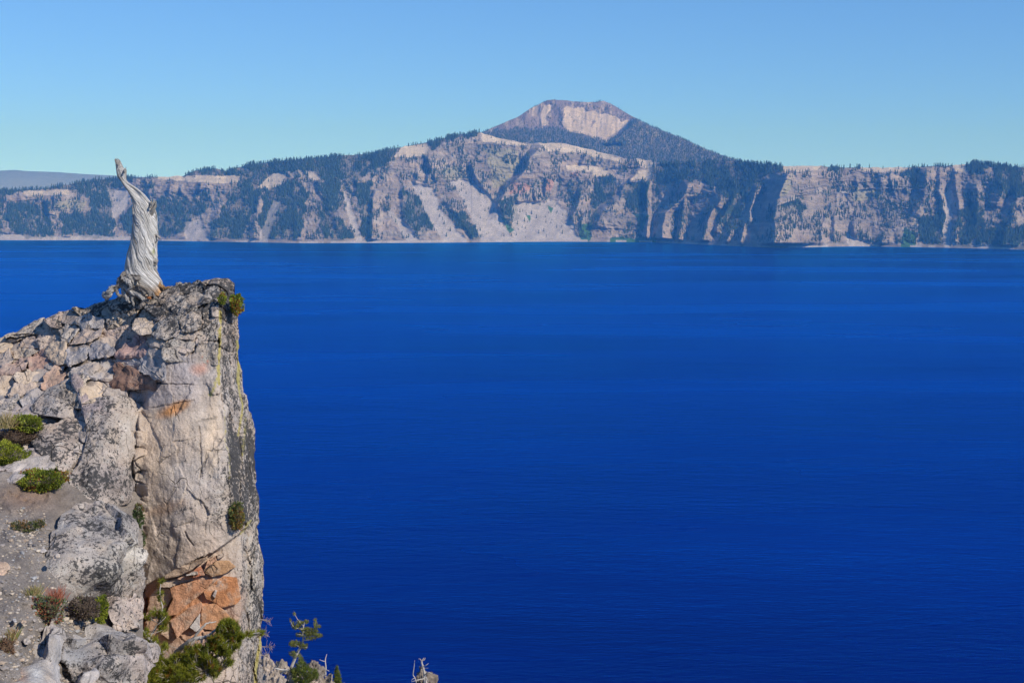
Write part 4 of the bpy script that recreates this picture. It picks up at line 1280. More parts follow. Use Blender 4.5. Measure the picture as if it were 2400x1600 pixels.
# ---- separate boulders in front
BOULDERS = [([(58, 1335), (100, 1300), (125, 1240), (150, 1200), (180, 1178), (230, 1177), (262, 1182), (316, 1222), (330, 1240), (336, 1290), (331, 1340), (328, 1392), (302, 1420), (262, 1402), (232, 1404), (200, 1412), (166, 1428), (140, 1402), (100, 1372)],
             [(58, 1335, 12.35), (125, 1240, 13.05), (180, 1180, 13.65), (262, 1183, 13.75), (316, 1222, 13.7), (332, 1300, 13.55), (250, 1280, 12.85), (200, 1250, 12.98), (150, 1290, 12.6), (300, 1265, 13.1), (240, 1398, 12.95), (300, 1415, 13.35), (150, 1400, 12.5), (260, 1340, 12.75), (200, 1330, 12.6), (110, 1340, 12.4)],
             (0.345, 0.32, 0.30), 0.52, spotted([(95, 1325, 40, 40, (0.40, 0.38, 0.36), 0.18), (200, 1405, 60, 20, (0.39, 0.37, 0.355), 0.2), (310, 1290, 24, 50, (0.47, 0.43, 0.38), 0.36), (145, 1230, 26, 26, (0.40, 0.38, 0.36), 0.28), (240, 1215, 80, 30, (0.28, 0.26, 0.25), 0.66), (260, 1340, 50, 50, (0.34, 0.315, 0.28), 0.66)]),
             'big speckled boulder with black lichen resting against the foot of the cliff'),
            ([(135, 1487), (180, 1478), (215, 1457), (255, 1462), (310, 1478), (342, 1500), (374, 1521), (366, 1546), (342, 1582), (326, 1622), (300, 1690), (200, 1690), (182, 1602), (152, 1542), (140, 1512)],
             [(135, 1487, 11.75), (180, 1478, 12.0), (215, 1457, 12.3), (255, 1462, 12.35), (374, 1521, 12.35), (160, 1497, 11.6), (250, 1500, 11.62), (335, 1520, 11.75), (250, 1600, 11.35), (170, 1560, 11.35), (330, 1600, 11.75), (200, 1690, 10.9), (300, 1690, 11.2)],
             (0.30, 0.285, 0.28), 0.54, spotted([(175, 1530, 40, 40, (0.29, 0.285, 0.29), 0.3), (230, 1475, 70, 16, (0.43, 0.41, 0.395), 0.2), (340, 1545, 40, 40, (0.42, 0.365, 0.34), 0.4)]),
             'squat dark grey boulder with a flat pale top beside the pine shrub'),
            ([(108, 1466), (121, 1454), (130, 1490), (146, 1552), (172, 1640), (165, 1700), (-60, 1700), (-20, 1625), (30, 1568), (62, 1512), (92, 1490)],
             [(118, 1460, 11.5), (142, 1552, 11.0), (168, 1640, 10.7), (62, 1512, 11.05), (-20, 1625, 10.3), (80, 1590, 10.55), (30, 1568, 10.7), (110, 1540, 10.85), (60, 1690, 9.9)],
             (0.37, 0.35, 0.335), 0.28, spotted([(45, 1590, 26, 24, (0.40, 0.245, 0.18), 0.05), (135, 1560, 20, 70, (0.42, 0.40, 0.39), 0.12), (80, 1560, 40, 50, (0.30, 0.275, 0.255), 0.3), (85, 1585, 18, 30, (0.47, 0.46, 0.445), 0.05)]),
             'leaning grey slab with a rust pink patch half sunk in gravel')]
for i, (poly, pts, base, lich, fn, lab) in enumerate(BOULDERS):
    Vs, fs, cs = traced(poly, pts, thick=0.8, nb=210, roll=0.04, rough=0.008, jag=2.0, seed=400 + i, rings=tuple(np.concatenate([np.linspace(1, 0.9, 16), np.linspace(0.89, 0.03, 84)])), rscale=26.0, base=base, lich=lich, round_it=1, facet=0.12, fscale=110, colfn=fn)
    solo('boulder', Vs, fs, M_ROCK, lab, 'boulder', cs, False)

# ------------------------------------------------------------------ soil ledge
SOIL_PTS = [(0, 1120, 14.0), (110, 1140, 14.2), (-300, 1100, 14.2), (0, 1190, 13.35), (120, 1200, 13.6), (0, 1260, 12.75), (110, 1260, 12.95), (0, 1330, 12.0), (70, 1330, 12.3), (0, 1400, 11.45), (90, 1400, 11.75), (170, 1420, 12.35), (230, 1450, 12.65),
            (0, 1480, 10.9), (100, 1470, 11.45), (180, 1480, 12.05), (0, 1560, 10.45), (160, 1570, 11.5), (0, 1650, 9.95), (160, 1650, 10.9), (-300, 1300, 12.6), (-300, 1600, 10.4), (-300, 1850, 9.0), (100, 1850, 9.2), (330, 1850, 10.0), (300, 1560, 12.4), (330, 1450, 13.4)]
SOIL = RBF(SOIL_PTS)
spx, spy = np.meshgrid(np.linspace(-420, 335, 300), np.linspace(1105, 1850, 300))
SY = SOIL(spx, spy) + fbm(spx / 30, spy / 22, 0, 5, 801) * 0.09
SY += 0.10 * np.exp(-(seg_dist(spx, spy, [(20, 1160), (60, 1180), (110, 1175)]) / 14) ** 2) * fbm(spx / 10, spy / 10, 2, 3, 805)
SW = P(spx, spy, SY)
sc_ = np.array([0.225, 0.195, 0.172]) * (1 + 0.3 * fbm(spx / 40, spy / 40, 1, 4, 811)[..., None])
br = np.exp(-(((spx - 60) / 75) ** 2 + ((spy - 1165) / 32) ** 2))[..., None]
sc_ = sc_ * (1 - br) + np.array([0.225, 0.155, 0.115]) * br
SWf = np.concatenate([SW[:1] + np.array([0, 0.4, -0.5]), SW], 0)
scf = np.concatenate([sc_[:1], sc_], 0)
tag(obj('ground', make_mesh('ground', SWf.reshape(-1, 3), [grid_faces(301, 300)], {'Col': scf.reshape(-1, 3)}), M_SOIL), kind='structure')


def soil_at(px, py):
    return float(SOIL(px, py))


# gravel
def blob_template(seed):
    import bmesh
    bm = bmesh.new()
    bmesh.ops.create_icosphere(bm, subdivisions=1, radius=1.0)
    r = random.Random(seed)
    for v in bm.verts:
        v.co *= r.uniform(0.72, 1.15)
        v.co.z *= 0.62
    V = np.array([v.co[:] for v in bm.verts]); T = np.array([[v.index for v in f.verts] for f in bm.faces])
    bm.free()
    return V, T


TPL = [blob_template(s) for s in range(6)]
acc = Acc()
rg = np.random.default_rng(77)
GPAL = np.array([(0.24, 0.21, 0.19), (0.33, 0.29, 0.26), (0.42, 0.36, 0.29), (0.20, 0.185, 0.18), (0.46, 0.38, 0.29), (0.36, 0.28, 0.21), (0.30, 0.295, 0.29)])
cand = []
while len(cand) < 2600:
    x, y = rg.uniform(-120, 235), rg.uniform(1185, 1660)
    if x > 130 and y < 1405: continue
    if fbm(np.array(x / 30), np.array(y / 30), np.array(0.5), 3, 821) < rg.uniform(-0.5, 0.25): continue
    cand.append((x, y))
cand += [(rg.normal(190, 18), rg.normal(1462, 9)) for _ in range(260)] + [(rg.normal(165, 7), rg.normal(1575, 24)) for _ in range(260)] + [(rg.normal(70, 30), rg.normal(1265, 26)) for _ in range(300)]
cand = np.array(cand)
gd = SOIL(cand[:, 0], cand[:, 1]) + fbm(cand[:, 0] / 30, cand[:, 1] / 22, 0.0, 5, 801) * 0.09
gp = P(cand[:, 0], cand[:, 1], gd)
for p in gp:
    V0, T0 = TPL[rg.integers(6)]
    s = 0.005 + 0.012 * rg.random() ** 3 + 0.022 * rg.random() ** 14
    an = rg.random() * 6.28
    R = np.array([[math.cos(an), -math.sin(an), 0], [math.sin(an), math.cos(an), 0], [0, 0, 1]])
    acc.add((V0 * np.array([s * rg.uniform(0.8, 1.5), s, s])) @ R.T + p + np.array([0, 0, s * 0.2]), None, T0, GPAL[rg.integers(len(GPAL))] * rg.uniform(0.8, 1.2))
V_, F_, C_ = acc.out()
tag(obj('gravel', make_mesh('gravel', V_, F_, C_, False), M_PEBBLE), 'loose tan and grey gravel strewn over the soil ledge', 'gravel', kind='stuff')

# loose stones that can be told apart
LOOSE = [([(186, 1600), (196, 1578), (212, 1567), (230, 1572), (234, 1586), (222, 1605), (200, 1622)], 11.2, (0.44, 0.43, 0.43), 0.05, 'rounded pale grey stone lying in gravel against the squat boulder'),
         ([(90, 1292), (98, 1283), (108, 1287), (107, 1294), (97, 1296)], 12.70, (0.42, 0.415, 0.42), 0.0, 'small blue grey stone on soil beside the big speckled boulder'),
         ([(128, 1301), (134, 1294), (142, 1299), (140, 1305), (131, 1306)], 12.30, (0.46, 0.43, 0.40), 0.0, 'small off white stone perched on the big speckled boulder'),
         ([(122, 1308), (127, 1304), (132, 1308), (128, 1313)], 12.28, (0.45, 0.41, 0.37), 0.0, 'tiny cream stone perched on the big speckled boulder'),
         ([(-20, 1325), (8, 1318), (22, 1325), (18, 1340), (2, 1352), (-20, 1356)], 12.0, (0.44, 0.34, 0.27), 0.02, 'tan wedge of rock half buried in the dark gravel'),
         ([(52, 1502), (62, 1493), (72, 1499), (68, 1510), (56, 1511)], 10.95, (0.40, 0.38, 0.36), 0.0, 'pale chip of stone lying on the top edge of the leaning slab'),
         ([(48, 1456), (55, 1452), (62, 1456), (58, 1461), (50, 1461)], 11.1, (0.46, 0.37, 0.29), 0.0, 'flat cream stone on dark gravel above the leaning slab'),
         ([(30, 1452), (36, 1448), (40, 1454), (34, 1458)], 11.05, (0.40, 0.41, 0.43), 0.0, 'bluish chip of stone on dark gravel above the leaning slab')]
for i, (poly, y, base, lich, lab) in enumerate(LOOSE):
    poly = np.array(poly, float); c = poly.mean(0)
    s0 = np.ptp(poly[:, 0]) * 0.0016
    Vs, fs, cs = stone(poly, lambda a, b, c=c, y=y, s0=s0: y - s0 * 1.2 - 0.004 * (b - c[1]) + 0.0 * a, thick=max(0.05, s0 * 2.4), nb=30, roll=s0 * 0.9, rough=0.01, jag=0.5, seed=500 + i, base=base, lich=lich, round_it=2, facet=s0 * 0.5, fscale=18)
    solo('loose_stone', Vs, fs, M_ROCK, lab, 'stone', cs)

# ------------------------------------------------------------------ the weathered stump
def sp(x, y):           # local enlargement of the stump -> photo point
    return 200 + x / 3.92, 340 + y / 3.92


SECT = [(132, 272, 298), (140, 270, 314), (165, 270, 326), (200, 274, 340), (212, 275, 346), (222, 276, 372), (250, 280, 373), (280, 285, 372), (310, 302, 370), (330, 318, 376), (352, 332, 398), (375, 348, 436), (400, 366, 474), (430, 388, 512),
        (460, 404, 542), (490, 418, 566), (520, 432, 590), (560, 436, 618), (600, 434, 636), (660, 434, 644), (720, 434, 652), (800, 430, 661), (860, 422, 656), (900, 414, 654), (960, 400, 655), (1000, 390, 656),
        (1040, 380, 664), (1060, 374, 664), (1100, 364, 648), (1150, 358, 642), (1200, 350, 664), (1250, 338, 690), (1290, 332, 704), (1330, 326, 712), (1380, 330, 716)]
YS = 16.75
stump = thing('tree_stump', 'silver weathered twisted dead tree stump standing on the cliff top', 'tree stump', Pv(335, 688, YS))


def build_trunk():
    n_h, n_a = 360, 260
    ys = np.linspace(SECT[0][0], SECT[-1][0], n_h)
    L = np.interp(ys, [s[0] for s in SECT], [s[1] for s in SECT]); R = np.interp(ys, [s[0] for s in SECT], [s[2] for s in SECT])
    for _ in range(3):
        L[1:-1] = (L[:-2] + 2 * L[1:-1] + L[2:]) / 4; R[1:-1] = (R[:-2] + 2 * R[1:-1] + R[2:]) / 4
    an = np.linspace(0, 2 * np.pi, n_a, endpoint=False)
    A, H = np.meshgrid(an, np.arange(n_h) / n_h)
    m_per = YS / F / 3.92
    hw = (R - L) / 2 * m_per
    cx = (L + R) / 2
    height = (ys[-1] - ys) * m_per
    twist = -height[:, None] * 3.6
    g = A + twist                                     # follows the grain
    g = g + 0.26 * fbm(np.cos(A) * 1.4, np.sin(A) * 1.4, height[:, None] * 2.4, 3, 905) + 0.05 * fbm(np.cos(A) * 5, np.sin(A) * 5, height[:, None] * 7, 3, 907)
    ca, sa = np.cos(g), np.sin(g)
    lowf = sstep(0.9, 1.0, H)
    flute = 0.05 * fbm(ca * 1.5, sa * 1.5, height[:, None] * 0.9, 3, 901) + 0.02 * ridged(ca * 3.2, sa * 3.2, height[:, None] * 0.8, 3, 911) + 0.035 * ridged(ca * 11, sa * 9, height[:, None] * 2.2, 4, 921, 0.7) * (0.5 + 1.0 * np.abs(fbm(ca * 2, sa * 2, height[:, None] * 2, 3, 923)) * 2) - 0.05 * sstep(0.52, 0.75, ridged(ca * 4.5, sa * 4.5, height[:, None] * 1.3 + 4, 2, 925))
    flute += 0.06 * fbm(np.cos(A) * 1.6, np.sin(A) * 1.2, height[:, None] * 6, 3, 931)
    top_flat = sstep(0.32, 0.15, H)                   # the tip is a split blade
    rad = hw[:, None] * (1.0 + flute * (1.5 - 0.5 * top_flat))
    depthk = 0.92 * (1 - top_flat) + 0.42 * top_flat
    X = np.cos(A) * rad; Dp = -np.sin(A) * rad * depthk
    # a scooped hollow on the blade that twists into the trunk
    hol = np.exp(-((H - 0.25) / 0.07) ** 2) * np.exp(-((A - 1.35) / 0.5) ** 2)
    Dp = Dp + hol * hw[:, None] * 0.55
    pts_c = [sp(c, y) for c, y in zip(cx, ys)]
    lean = 0.12 * (height / height.max())
    C = np.array([P(a, b, YS) for a, b in pts_c])
    V = np.empty((n_h, n_a, 3))
    V[..., 0] = C[:, 0, None] + X
    V[..., 1] = C[:, 1, None] + Dp + lean[:, None] * 0.3
    V[..., 2] = C[:, 2, None] + 0.004 * np.sin(A * 3)
    # ragged broken top
    k = sstep(0.05, 0.0, H)
    V[..., 2] += k * 0.05 * fbm(np.cos(A) * 2, np.sin(A) * 2, 0.3, 3, 941)
    top_c = V[0].mean(0); bot_c = V[-1].mean(0)
    Vv = np.concatenate([V.reshape(-1, 3), top_c[None] - [0, 0, 0.03], bot_c[None]])
    j = np.arange(n_a)
    t1 = np.stack([(j + 1) % n_a, j, np.full(n_a, n_h * n_a)], -1)
    b = (n_h - 1) * n_a
    t2 = np.stack([b + j, b + (j + 1) % n_a, np.full(n_a, n_h * n_a + 1)], -1)
    col = np.empty(A.shape + (3,))
    gn = fbm(ca * 2.0, sa * 2.0, height[:, None] * 1.1, 4, 951)[..., None]
    col[:] = np.array([0.66, 0.63, 0.595]) * (1 + 0.30 * gn)
    warm = sstep(0.1, 0.45, fbm(ca * 1.3, sa * 1.3, height[:, None] * 0.8 + 9, 3, 961))[..., None] * 0.5
    col = col * (1 - warm) + np.array([0.54, 0.45, 0.36]) * warm
    right_low = (sstep(0.90, 0.985, H) * np.exp(-((np.mod(A + 0.2, 6.283) - 0.55) / 0.6) ** 2))[..., None]
    col = col * (1 - right_low) + np.array([0.55, 0.30, 0.12]) * right_low
    lg = (np.exp(-((H - 0.675) / 0.022) ** 2 - ((A - 0.55) / 0.16) ** 2))[..., None]
    col = col * (1 - 0.8 * lg) + np.array([0.30, 0.32, 0.06]) * 0.8 * lg
    cc = np.concatenate([col.reshape(-1, 3), col[0].mean(0)[None], col[-1].mean(0)[None]])
    gr = np.stack([ca * 13, sa * 13, np.broadcast_to(height[:, None] * 2.6, A.shape)], -1).reshape(-1, 3)
    gr = np.concatenate([gr, gr[:1], gr[-1:]])
    o = child('trunk', Vv, [grid_faces(n_h, n_a, True), np.concatenate([t1, t2])], M_WOOD, stump, {'Col': cc, 'Grain': gr})
    return o


build_trunk()


def root(name, pts, radii, col, seed, n=48, sides=22, rough=0.30, flat=1.0, parent=None):
    """pts: (x, y, depth offset) in the stump enlargement"""
    c = np.array([P(*sp(x, y), YS + d) for x, y, d in pts])
    pth = smooth_path(c, n)
    rr = np.interp(np.linspace(0, 1, n), np.linspace(0, 1, len(radii)), radii) * YS / F / 3.92 * 0.85
    rr = rr * (1 + 0.18 * fbm(np.arange(n) / 5.0, seed * 3.3, 0.0, 3, 971))
    V, q, t = tube(pth, rr, sides, seed, rough, flat)
    V = V + 0.016 * fbm(V[:, :1] * 22, V[:, 1:2] * 22, V[:, 2:3] * 22 + seed, 4, 981, 0.65)
    an = np.tile(np.linspace(0, 2 * np.pi, sides, endpoint=False), n)
    s = np.repeat(np.arange(n), sides) * 0.02
    g = np.concatenate([np.stack([np.cos(an) * 5 + seed, np.sin(an) * 5, s * 3], -1), np.array([[seed, 0, 0], [seed, 0, 1]])])
    cv = np.asarray(col) * (1 + 0.3 * fbm(V[:, 0] * 9, V[:, 1] * 9, V[:, 2] * 9, 3, 991)[:, None])
    child(name, V, [q, t], M_WOOD, parent or stump, {'Col': cv, 'Grain': g})


GREY = (0.50, 0.465, 0.43); DARK = (0.34, 0.30, 0.265); ORNG = (0.50, 0.30, 0.15)
ROOTS = [([(400, 1230, -0.10), (350, 1260, -0.14), (300, 1300, -0.16), (240, 1330, -0.16), (190, 1370, -0.14), (155, 1395, -0.12)], [42, 30, 26, 34, 36, 14], GREY),
         ([(250, 1310, -0.2), (225, 1350, -0.22), (200, 1390, -0.2), (190, 1412, -0.18)], [20, 36, 34, 14], GREY),
         ([(360, 1290, -0.18), (400, 1340, -0.24), (460, 1370, -0.28), (520, 1400, -0.32), (560, 1430, -0.34)], [22, 26, 22, 18, 12], GREY),
         ([(340, 1300, -0.16), (350, 1350, -0.2), (380, 1400, -0.26), (410, 1450, -0.3)], [16, 18, 16, 9], GREY),
         ([(420, 1380, -0.26), (435, 1430, -0.30), (445, 1480, -0.34)], [12, 10, 6], GREY),
         ([(510, 1475, -0.38), (550, 1440, -0.38), (600, 1405, -0.36)], [16, 24, 18], (0.48, 0.40, 0.33)),
         ([(600, 1350, -0.26), (640, 1395, -0.30), (680, 1440, -0.32)], [16, 15, 9], DARK),
         ([(450, 1310, -0.22), (510, 1320, -0.26), (570, 1350, -0.28), (600, 1390, -0.28)], [24, 30, 26, 12], DARK),
         ([(640, 1270, -0.05), (690, 1296, -0.06), (740, 1308, -0.05), (790, 1318, -0.02)], [36, 22, 14, 6], ORNG),
         ([(360, 1170, -0.12), (330, 1215, -0.16), (312, 1255, -0.18), (296, 1310, -0.16)], [18, 22, 24, 14], DARK),
         ([(390, 1215, -0.2), (430, 1235, -0.24), (480, 1225, -0.25), (505, 1240, -0.25)], [20, 26, 22, 8], DARK),
         ([(350, 1225, -0.22), (400, 1260, -0.27), (420, 1300, -0.28), (400, 1330, -0.26)], [14, 24, 22, 12], GREY),
         ([(290, 1320, -0.18), (300, 1370, -0.22), (330, 1385, -0.24), (380, 1395, -0.25)], [14, 14, 12, 8], DARK)]
ROOTS += [([(330, 1190, -0.2), (345, 1230, -0.24), (370, 1255, -0.26), (400, 1250, -0.27)], [7, 10, 9, 4], GREY), ([(420, 1195, -0.2), (450, 1205, -0.25), (490, 1195, -0.25)], [8, 10, 4], (0.22, 0.19, 0.165)),
          ([(380, 1190, -0.18), (410, 1215, -0.24), (440, 1260, -0.28), (430, 1300, -0.3)], [9, 11, 9, 4], (0.46, 0.42, 0.37)), ([(300, 1260, -0.18), (280, 1300, -0.2), (250, 1320, -0.2)], [12, 10, 5], (0.24, 0.21, 0.185)),
          ([(470, 1290, -0.26), (520, 1300, -0.29), (560, 1325, -0.3), (585, 1360, -0.3)], [10, 12, 10, 4], (0.30, 0.25, 0.20)), ([(215, 1300, -0.2), (238, 1330, -0.22), (245, 1290, -0.2)], [5, 12, 3], GREY),
          ([(500, 1200, -0.2), (480, 1240, -0.24), (500, 1280, -0.26)], [8, 12, 6], (0.20, 0.17, 0.145))]
for i, (pts, rad, col) in enumerate(ROOTS):
    root('root', pts, rad, col, i + 1)
# broken branch stub and knobs
root('branch_stub', [(640, 830, -0.02), (668, 835, -0.03), (688, 855, -0.04)], [22, 17, 7], GREY, 31, 16, 14)
root('knob', [(596, 640, -0.04), (622, 592, -0.05), (638, 545, -0.05), (622, 508, -0.04)], [26, 26, 20, 6], (0.45, 0.42, 0.38), 32, 22, 18)
root('knob', [(636, 1040, -0.05), (652, 1070, -0.06), (640, 1105, -0.06)], [14, 20, 12], (0.48, 0.44, 0.40), 33, 18, 14)
for i_, (pts_, rad_) in enumerate([([(612, 610, -0.06), (634, 572, -0.08), (646, 535, -0.07), (642, 510, -0.06)], [12, 10, 7, 2]), ([(600, 575, -0.1), (618, 540, -0.11), (622, 505, -0.1)], [12, 9, 2]),
                                 ([(590, 560, -0.04), (606, 520, -0.05), (600, 498, -0.05)], [12, 8, 2]), ([(285, 165, 0.0), (280, 140, 0.0), (276, 122, 0.01)], [10, 7, 1.5]), ([(312, 180, -0.02), (316, 150, -0.02), (312, 134, -0.02)], [9, 6, 1.5]),
                                 ([(352, 260, -0.02), (364, 228, -0.02), (372, 205, -0.02)], [11, 8, 1.5]), ([(640, 900, -0.1), (654, 880, -0.12), (662, 850, -0.12)], [8, 6, 2]), ([(440, 640, -0.14), (432, 600, -0.14), (436, 560, -0.14)], [9, 8, 2])]):
    root('splinter', pts_, rad_, (0.56, 0.53, 0.49), 60 + i_, 18, 10, 0.35)
root('orange_chip', [(570, 1410, -0.42), (590, 1398, -0.42), (602, 1412, -0.41)], [7, 12, 6], (0.55, 0.20, 0.07), 35, 10, 10)

# ------------------------------------------------------------------ low plants
def leaf_cloud(rng, centers, normals, size, cols, n_per=1, spread=0.0, aspect=0.5):
    """small pointed leaves as folded quads"""
    n = len(centers)
    ax = normals + rng.normal(0, 0.42, (n, 3)); ax /= np.linalg.norm(ax, axis=1)[:, None]
    sd = np.cross(ax, rng.normal(0, 1, (n, 3))); sd /= np.linalg.norm(sd, axis=1)[:, None]
    s = (size * (0.6 + 0.8 * rng.random(n)))[:, None]
    a = centers; b = centers + ax * s * 0.55 + sd * s * aspect * 0.5; c = centers + ax * s; d = centers + ax * s * 0.55 - sd * s * aspect * 0.5
    V = np.stack([a, b, c, d], 1).reshape(-1, 3)
    q = np.arange(n * 4).reshape(-1, 4)
    return V, q, np.repeat(cols, 4, 0)


def cushion(name, label, cat, px, py, Y, wpx, hpx, depth, size, n, palette, weights, seed, group=None, litter=(0.10, 0.085, 0.06), outline=None):
    rng = np.random.default_rng(seed)
    root_o = thing(name, label, cat, Pv(px, py + hpx * 0.5, Y), group)
    c = np.array(P(px, py, Y)); m = Y / F
    rx, rz, ry = wpx * m / 2, hpx * m / 2, depth / 2
    u = rng.normal(0, 1, (n, 3)); u /= np.linalg.norm(u, axis=1)[:, None]
    u[:, 1] = -np.abs(u[:, 1]) * 1.0 + 0.25 * (rng.random(n) < 0.3)
    lump = 1 + 0.50 * fbm(u[:, 0] * 2.2, u[:, 1] * 2.2, u[:, 2] * 2.2 + seed, 3, 1001)
    pos = c + u * np.array([rx, ry, rz]) * lump[:, None] * (0.86 + 0.14 * rng.random(n))[:, None]
    nrm = u * np.array([1 / rx, 1 / ry, 1 / rz]); nrm /= np.linalg.norm(nrm, axis=1)[:, None]
    nrm[:, 2] += 0.35
    pn = fbm(pos[:, 0] * 9, pos[:, 1] * 9, pos[:, 2] * 9 + seed, 3, 1011) + rng.normal(0, 0.22, n)
    order = np.argsort(np.argsort(pn)) / n
    cum = np.cumsum(weights) / np.sum(weights)
    idx = np.searchsorted(cum, order).clip(0, len(palette) - 1)
    cols = np.array(palette)[idx] * (0.7 + 0.6 * rng.random(n))[:, None]
    V, q, C = leaf_cloud(rng, pos, nrm, size, cols)
    o = child('foliage', V, [q], M_LEAF, root_o, {'Col': C}, smooth=False)
    o['kind'] = 'stuff'
    # woody heart of the cushion
    th, ph = np.meshgrid(np.linspace(0, np.pi, 14), np.linspace(0, 2 * np.pi, 24, endpoint=False), indexing='ij')
    d = np.stack([np.sin(th) * np.cos(ph), np.sin(th) * np.sin(ph), np.cos(th)], -1)
    lump = 1 + 0.50 * fbm(d[..., 0] * 2.2, d[..., 1] * 2.2, d[..., 2] * 2.2 + seed, 3, 1001)
    B = c + d * np.array([rx, ry, rz]) * (0.84 if 'cushion' in name or 'withered' in name else 0.6) * lump[..., None]
    child('stems', B.reshape(-1, 3), [grid_faces(14, 24, True)], M_DIRT, root_o, {'Col': np.tile(np.array(litter), (14 * 24, 1))})
    return root_o


GREENS = [(0.11, 0.14, 0.018), (0.20, 0.235, 0.024), (0.27, 0.30, 0.030), (0.31, 0.31, 0.04)]
BD = lambda x, y: float(BODY(x, y))
cushion('cushion_plant', 'dome of bright green moss heather at the edge of the soil ledge', 'plant', 15, 1062, 14.55, 100, 52, 0.5, 0.022, 4200, GREENS, [1, 2, 3, 1.4], 1)
cushion('cushion_plant', 'green moss heather cushion above bare brown twigs on the ledge', 'plant', 62, 992, 15.0, 76, 36, 0.4, 0.022, 2800, GREENS + [(0.20, 0.12, 0.04)], [1.6, 2, 1.2, 0.6, 0.6], 2)
cushion('cushion_plant', 'cushion of olive heather with an orange rim beside the bare brown soil', 'plant', 104, 1122, 14.1, 104, 48, 0.45, 0.022, 4000, GREENS + [(0.30, 0.12, 0.03)], [2, 2.4, 1.4, 0.3, 1.0], 3)
cushion('withered_plant', 'mat of bare brown twigs between two green cushions', 'plant', 30, 1025, 14.9, 110, 34, 0.4, 0.020, 2200, [(0.075, 0.05, 0.035), (0.13, 0.085, 0.055), (0.17, 0.12, 0.08)], [1, 1, 0.6], 4, litter=(0.09, 0.065, 0.05))
cushion('crevice_plant', 'green and rust plant hanging off the top corner of the cliff', 'plant', 556, 713, 16.15, 22, 46, 0.35, 0.026, 1300, GREENS + [(0.30, 0.10, 0.03)], [1.5, 2, 1.4, 0.4, 1.6], 5)
cushion('crevice_plant', 'small yellow green tuft in the crack below the cliff top', 'plant', 522, 700, 15.95, 14, 22, 0.2, 0.022, 420, GREENS + [(0.28, 0.11, 0.04)], [1, 2, 2, 1, 0.8], 6)
cushion('crevice_plant', 'grey green plant wedged in the joint left of the big face', 'plant', 326, 1208, 14.55, 18, 56, 0.25, 0.024, 900, [(0.06, 0.09, 0.035), (0.10, 0.135, 0.05), (0.15, 0.165, 0.06), (0.22, 0.10, 0.05)], [2, 2, 1.2, 0.4], 7)
cushion('crevice_plant', 'thin grey green sprig low in the joint left of the big face', 'plant', 334, 1262, 14.6, 9, 36, 0.2, 0.022, 320, [(0.06, 0.09, 0.035), (0.10, 0.135, 0.05)], [1, 1], 8)
cushion('crevice_plant', 'rusty green plant on the right shoulder of the cliff', 'plant', 556, 1208, 15.02, 30, 62, 0.3, 0.024, 1300, [(0.10, 0.12, 0.035), (0.16, 0.17, 0.045), (0.28, 0.13, 0.04), (0.22, 0.19, 0.05)], [2, 2, 1.5, 1], 9)
cushion('leafy_plant', 'low plant with red and green leaves among the gravel', 'plant', 114, 1428, 11.62, 76, 64, 0.3, 0.024, 1300, [(0.12, 0.16, 0.06), (0.18, 0.21, 0.09), (0.30, 0.085, 0.045), (0.36, 0.15, 0.08), (0.24, 0.23, 0.11)], [2, 2, 1.4, 1, 0.6], 10, litter=(0.07, 0.05, 0.035))
cushion('leafy_plant', 'bright green leafy plant at the foot of the big speckled boulder', 'plant', 237, 1426, 12.45, 26, 56, 0.25, 0.026, 1000, GREENS, [1, 2, 2, 1], 11)
cushion('withered_plant', 'clump of dead brown twigs beside a green leafy plant', 'plant', 196, 1424, 12.15, 62, 56, 0.3, 0.022, 1500, [(0.09, 0.065, 0.05), (0.15, 0.11, 0.085), (0.22, 0.17, 0.13), (0.11, 0.12, 0.03)], [1.4, 1.6, 1, 0.25], 12, litter=(0.085, 0.065, 0.05))
cushion('leafy_plant', 'sparse low sprig of green leaves on the pale gravel', 'plant', 55, 1232, 13.0, 56, 20, 0.2, 0.022, 420, [(0.08, 0.10, 0.03), (0.14, 0.14, 0.05), (0.25, 0.15, 0.06)], [1, 1, 0.7], 13)
cushion('leafy_plant', 'tiny green and rust sprig on soil below the heather', 'plant', 94, 1226, 13.1, 22, 15, 0.15, 0.020, 220, [(0.08, 0.10, 0.03), (0.14, 0.14, 0.05), (0.25, 0.15, 0.06)], [1, 1, 0.7], 14)


def grass_tuft(label, px, py, Y, wpx, hpx, n, palette, seed):
    rng = np.random.default_rng(seed)
    r = thing('grass_tuft', label, 'grass', Pv(px, py, Y), 'grass tufts on the ledge')
    acc = Acc(); m = Y / F
    for k in range(n):
        b = np.array(P(px, py, Y)) + np.array([rng.normal(0, wpx * m * 0.16), rng.normal(0, 0.04), -0.01])
        tip = b + np.array([rng.normal(0, wpx * m * 0.30), rng.normal(0, 0.05), hpx * m * rng.uniform(0.5, 1.1)])
        mid = (b + tip) / 2 + np.array([rng.normal(0, 0.006), 0, 0.012])
        w = np.array([0.0028, 0.001, 0])
        acc.add(np.stack([b - w, b + w, mid + w * 0.8, mid - w * 0.8, tip]), [[0, 1, 2, 3]], [[3, 2, 4]], np.array(palette[rng.integers(len(palette))]) * rng.uniform(0.7, 1.3))
    V, f, c = acc.out()
    o = child('blades', V, f, M_LEAF, r, c, False)
    o['kind'] = 'stuff'


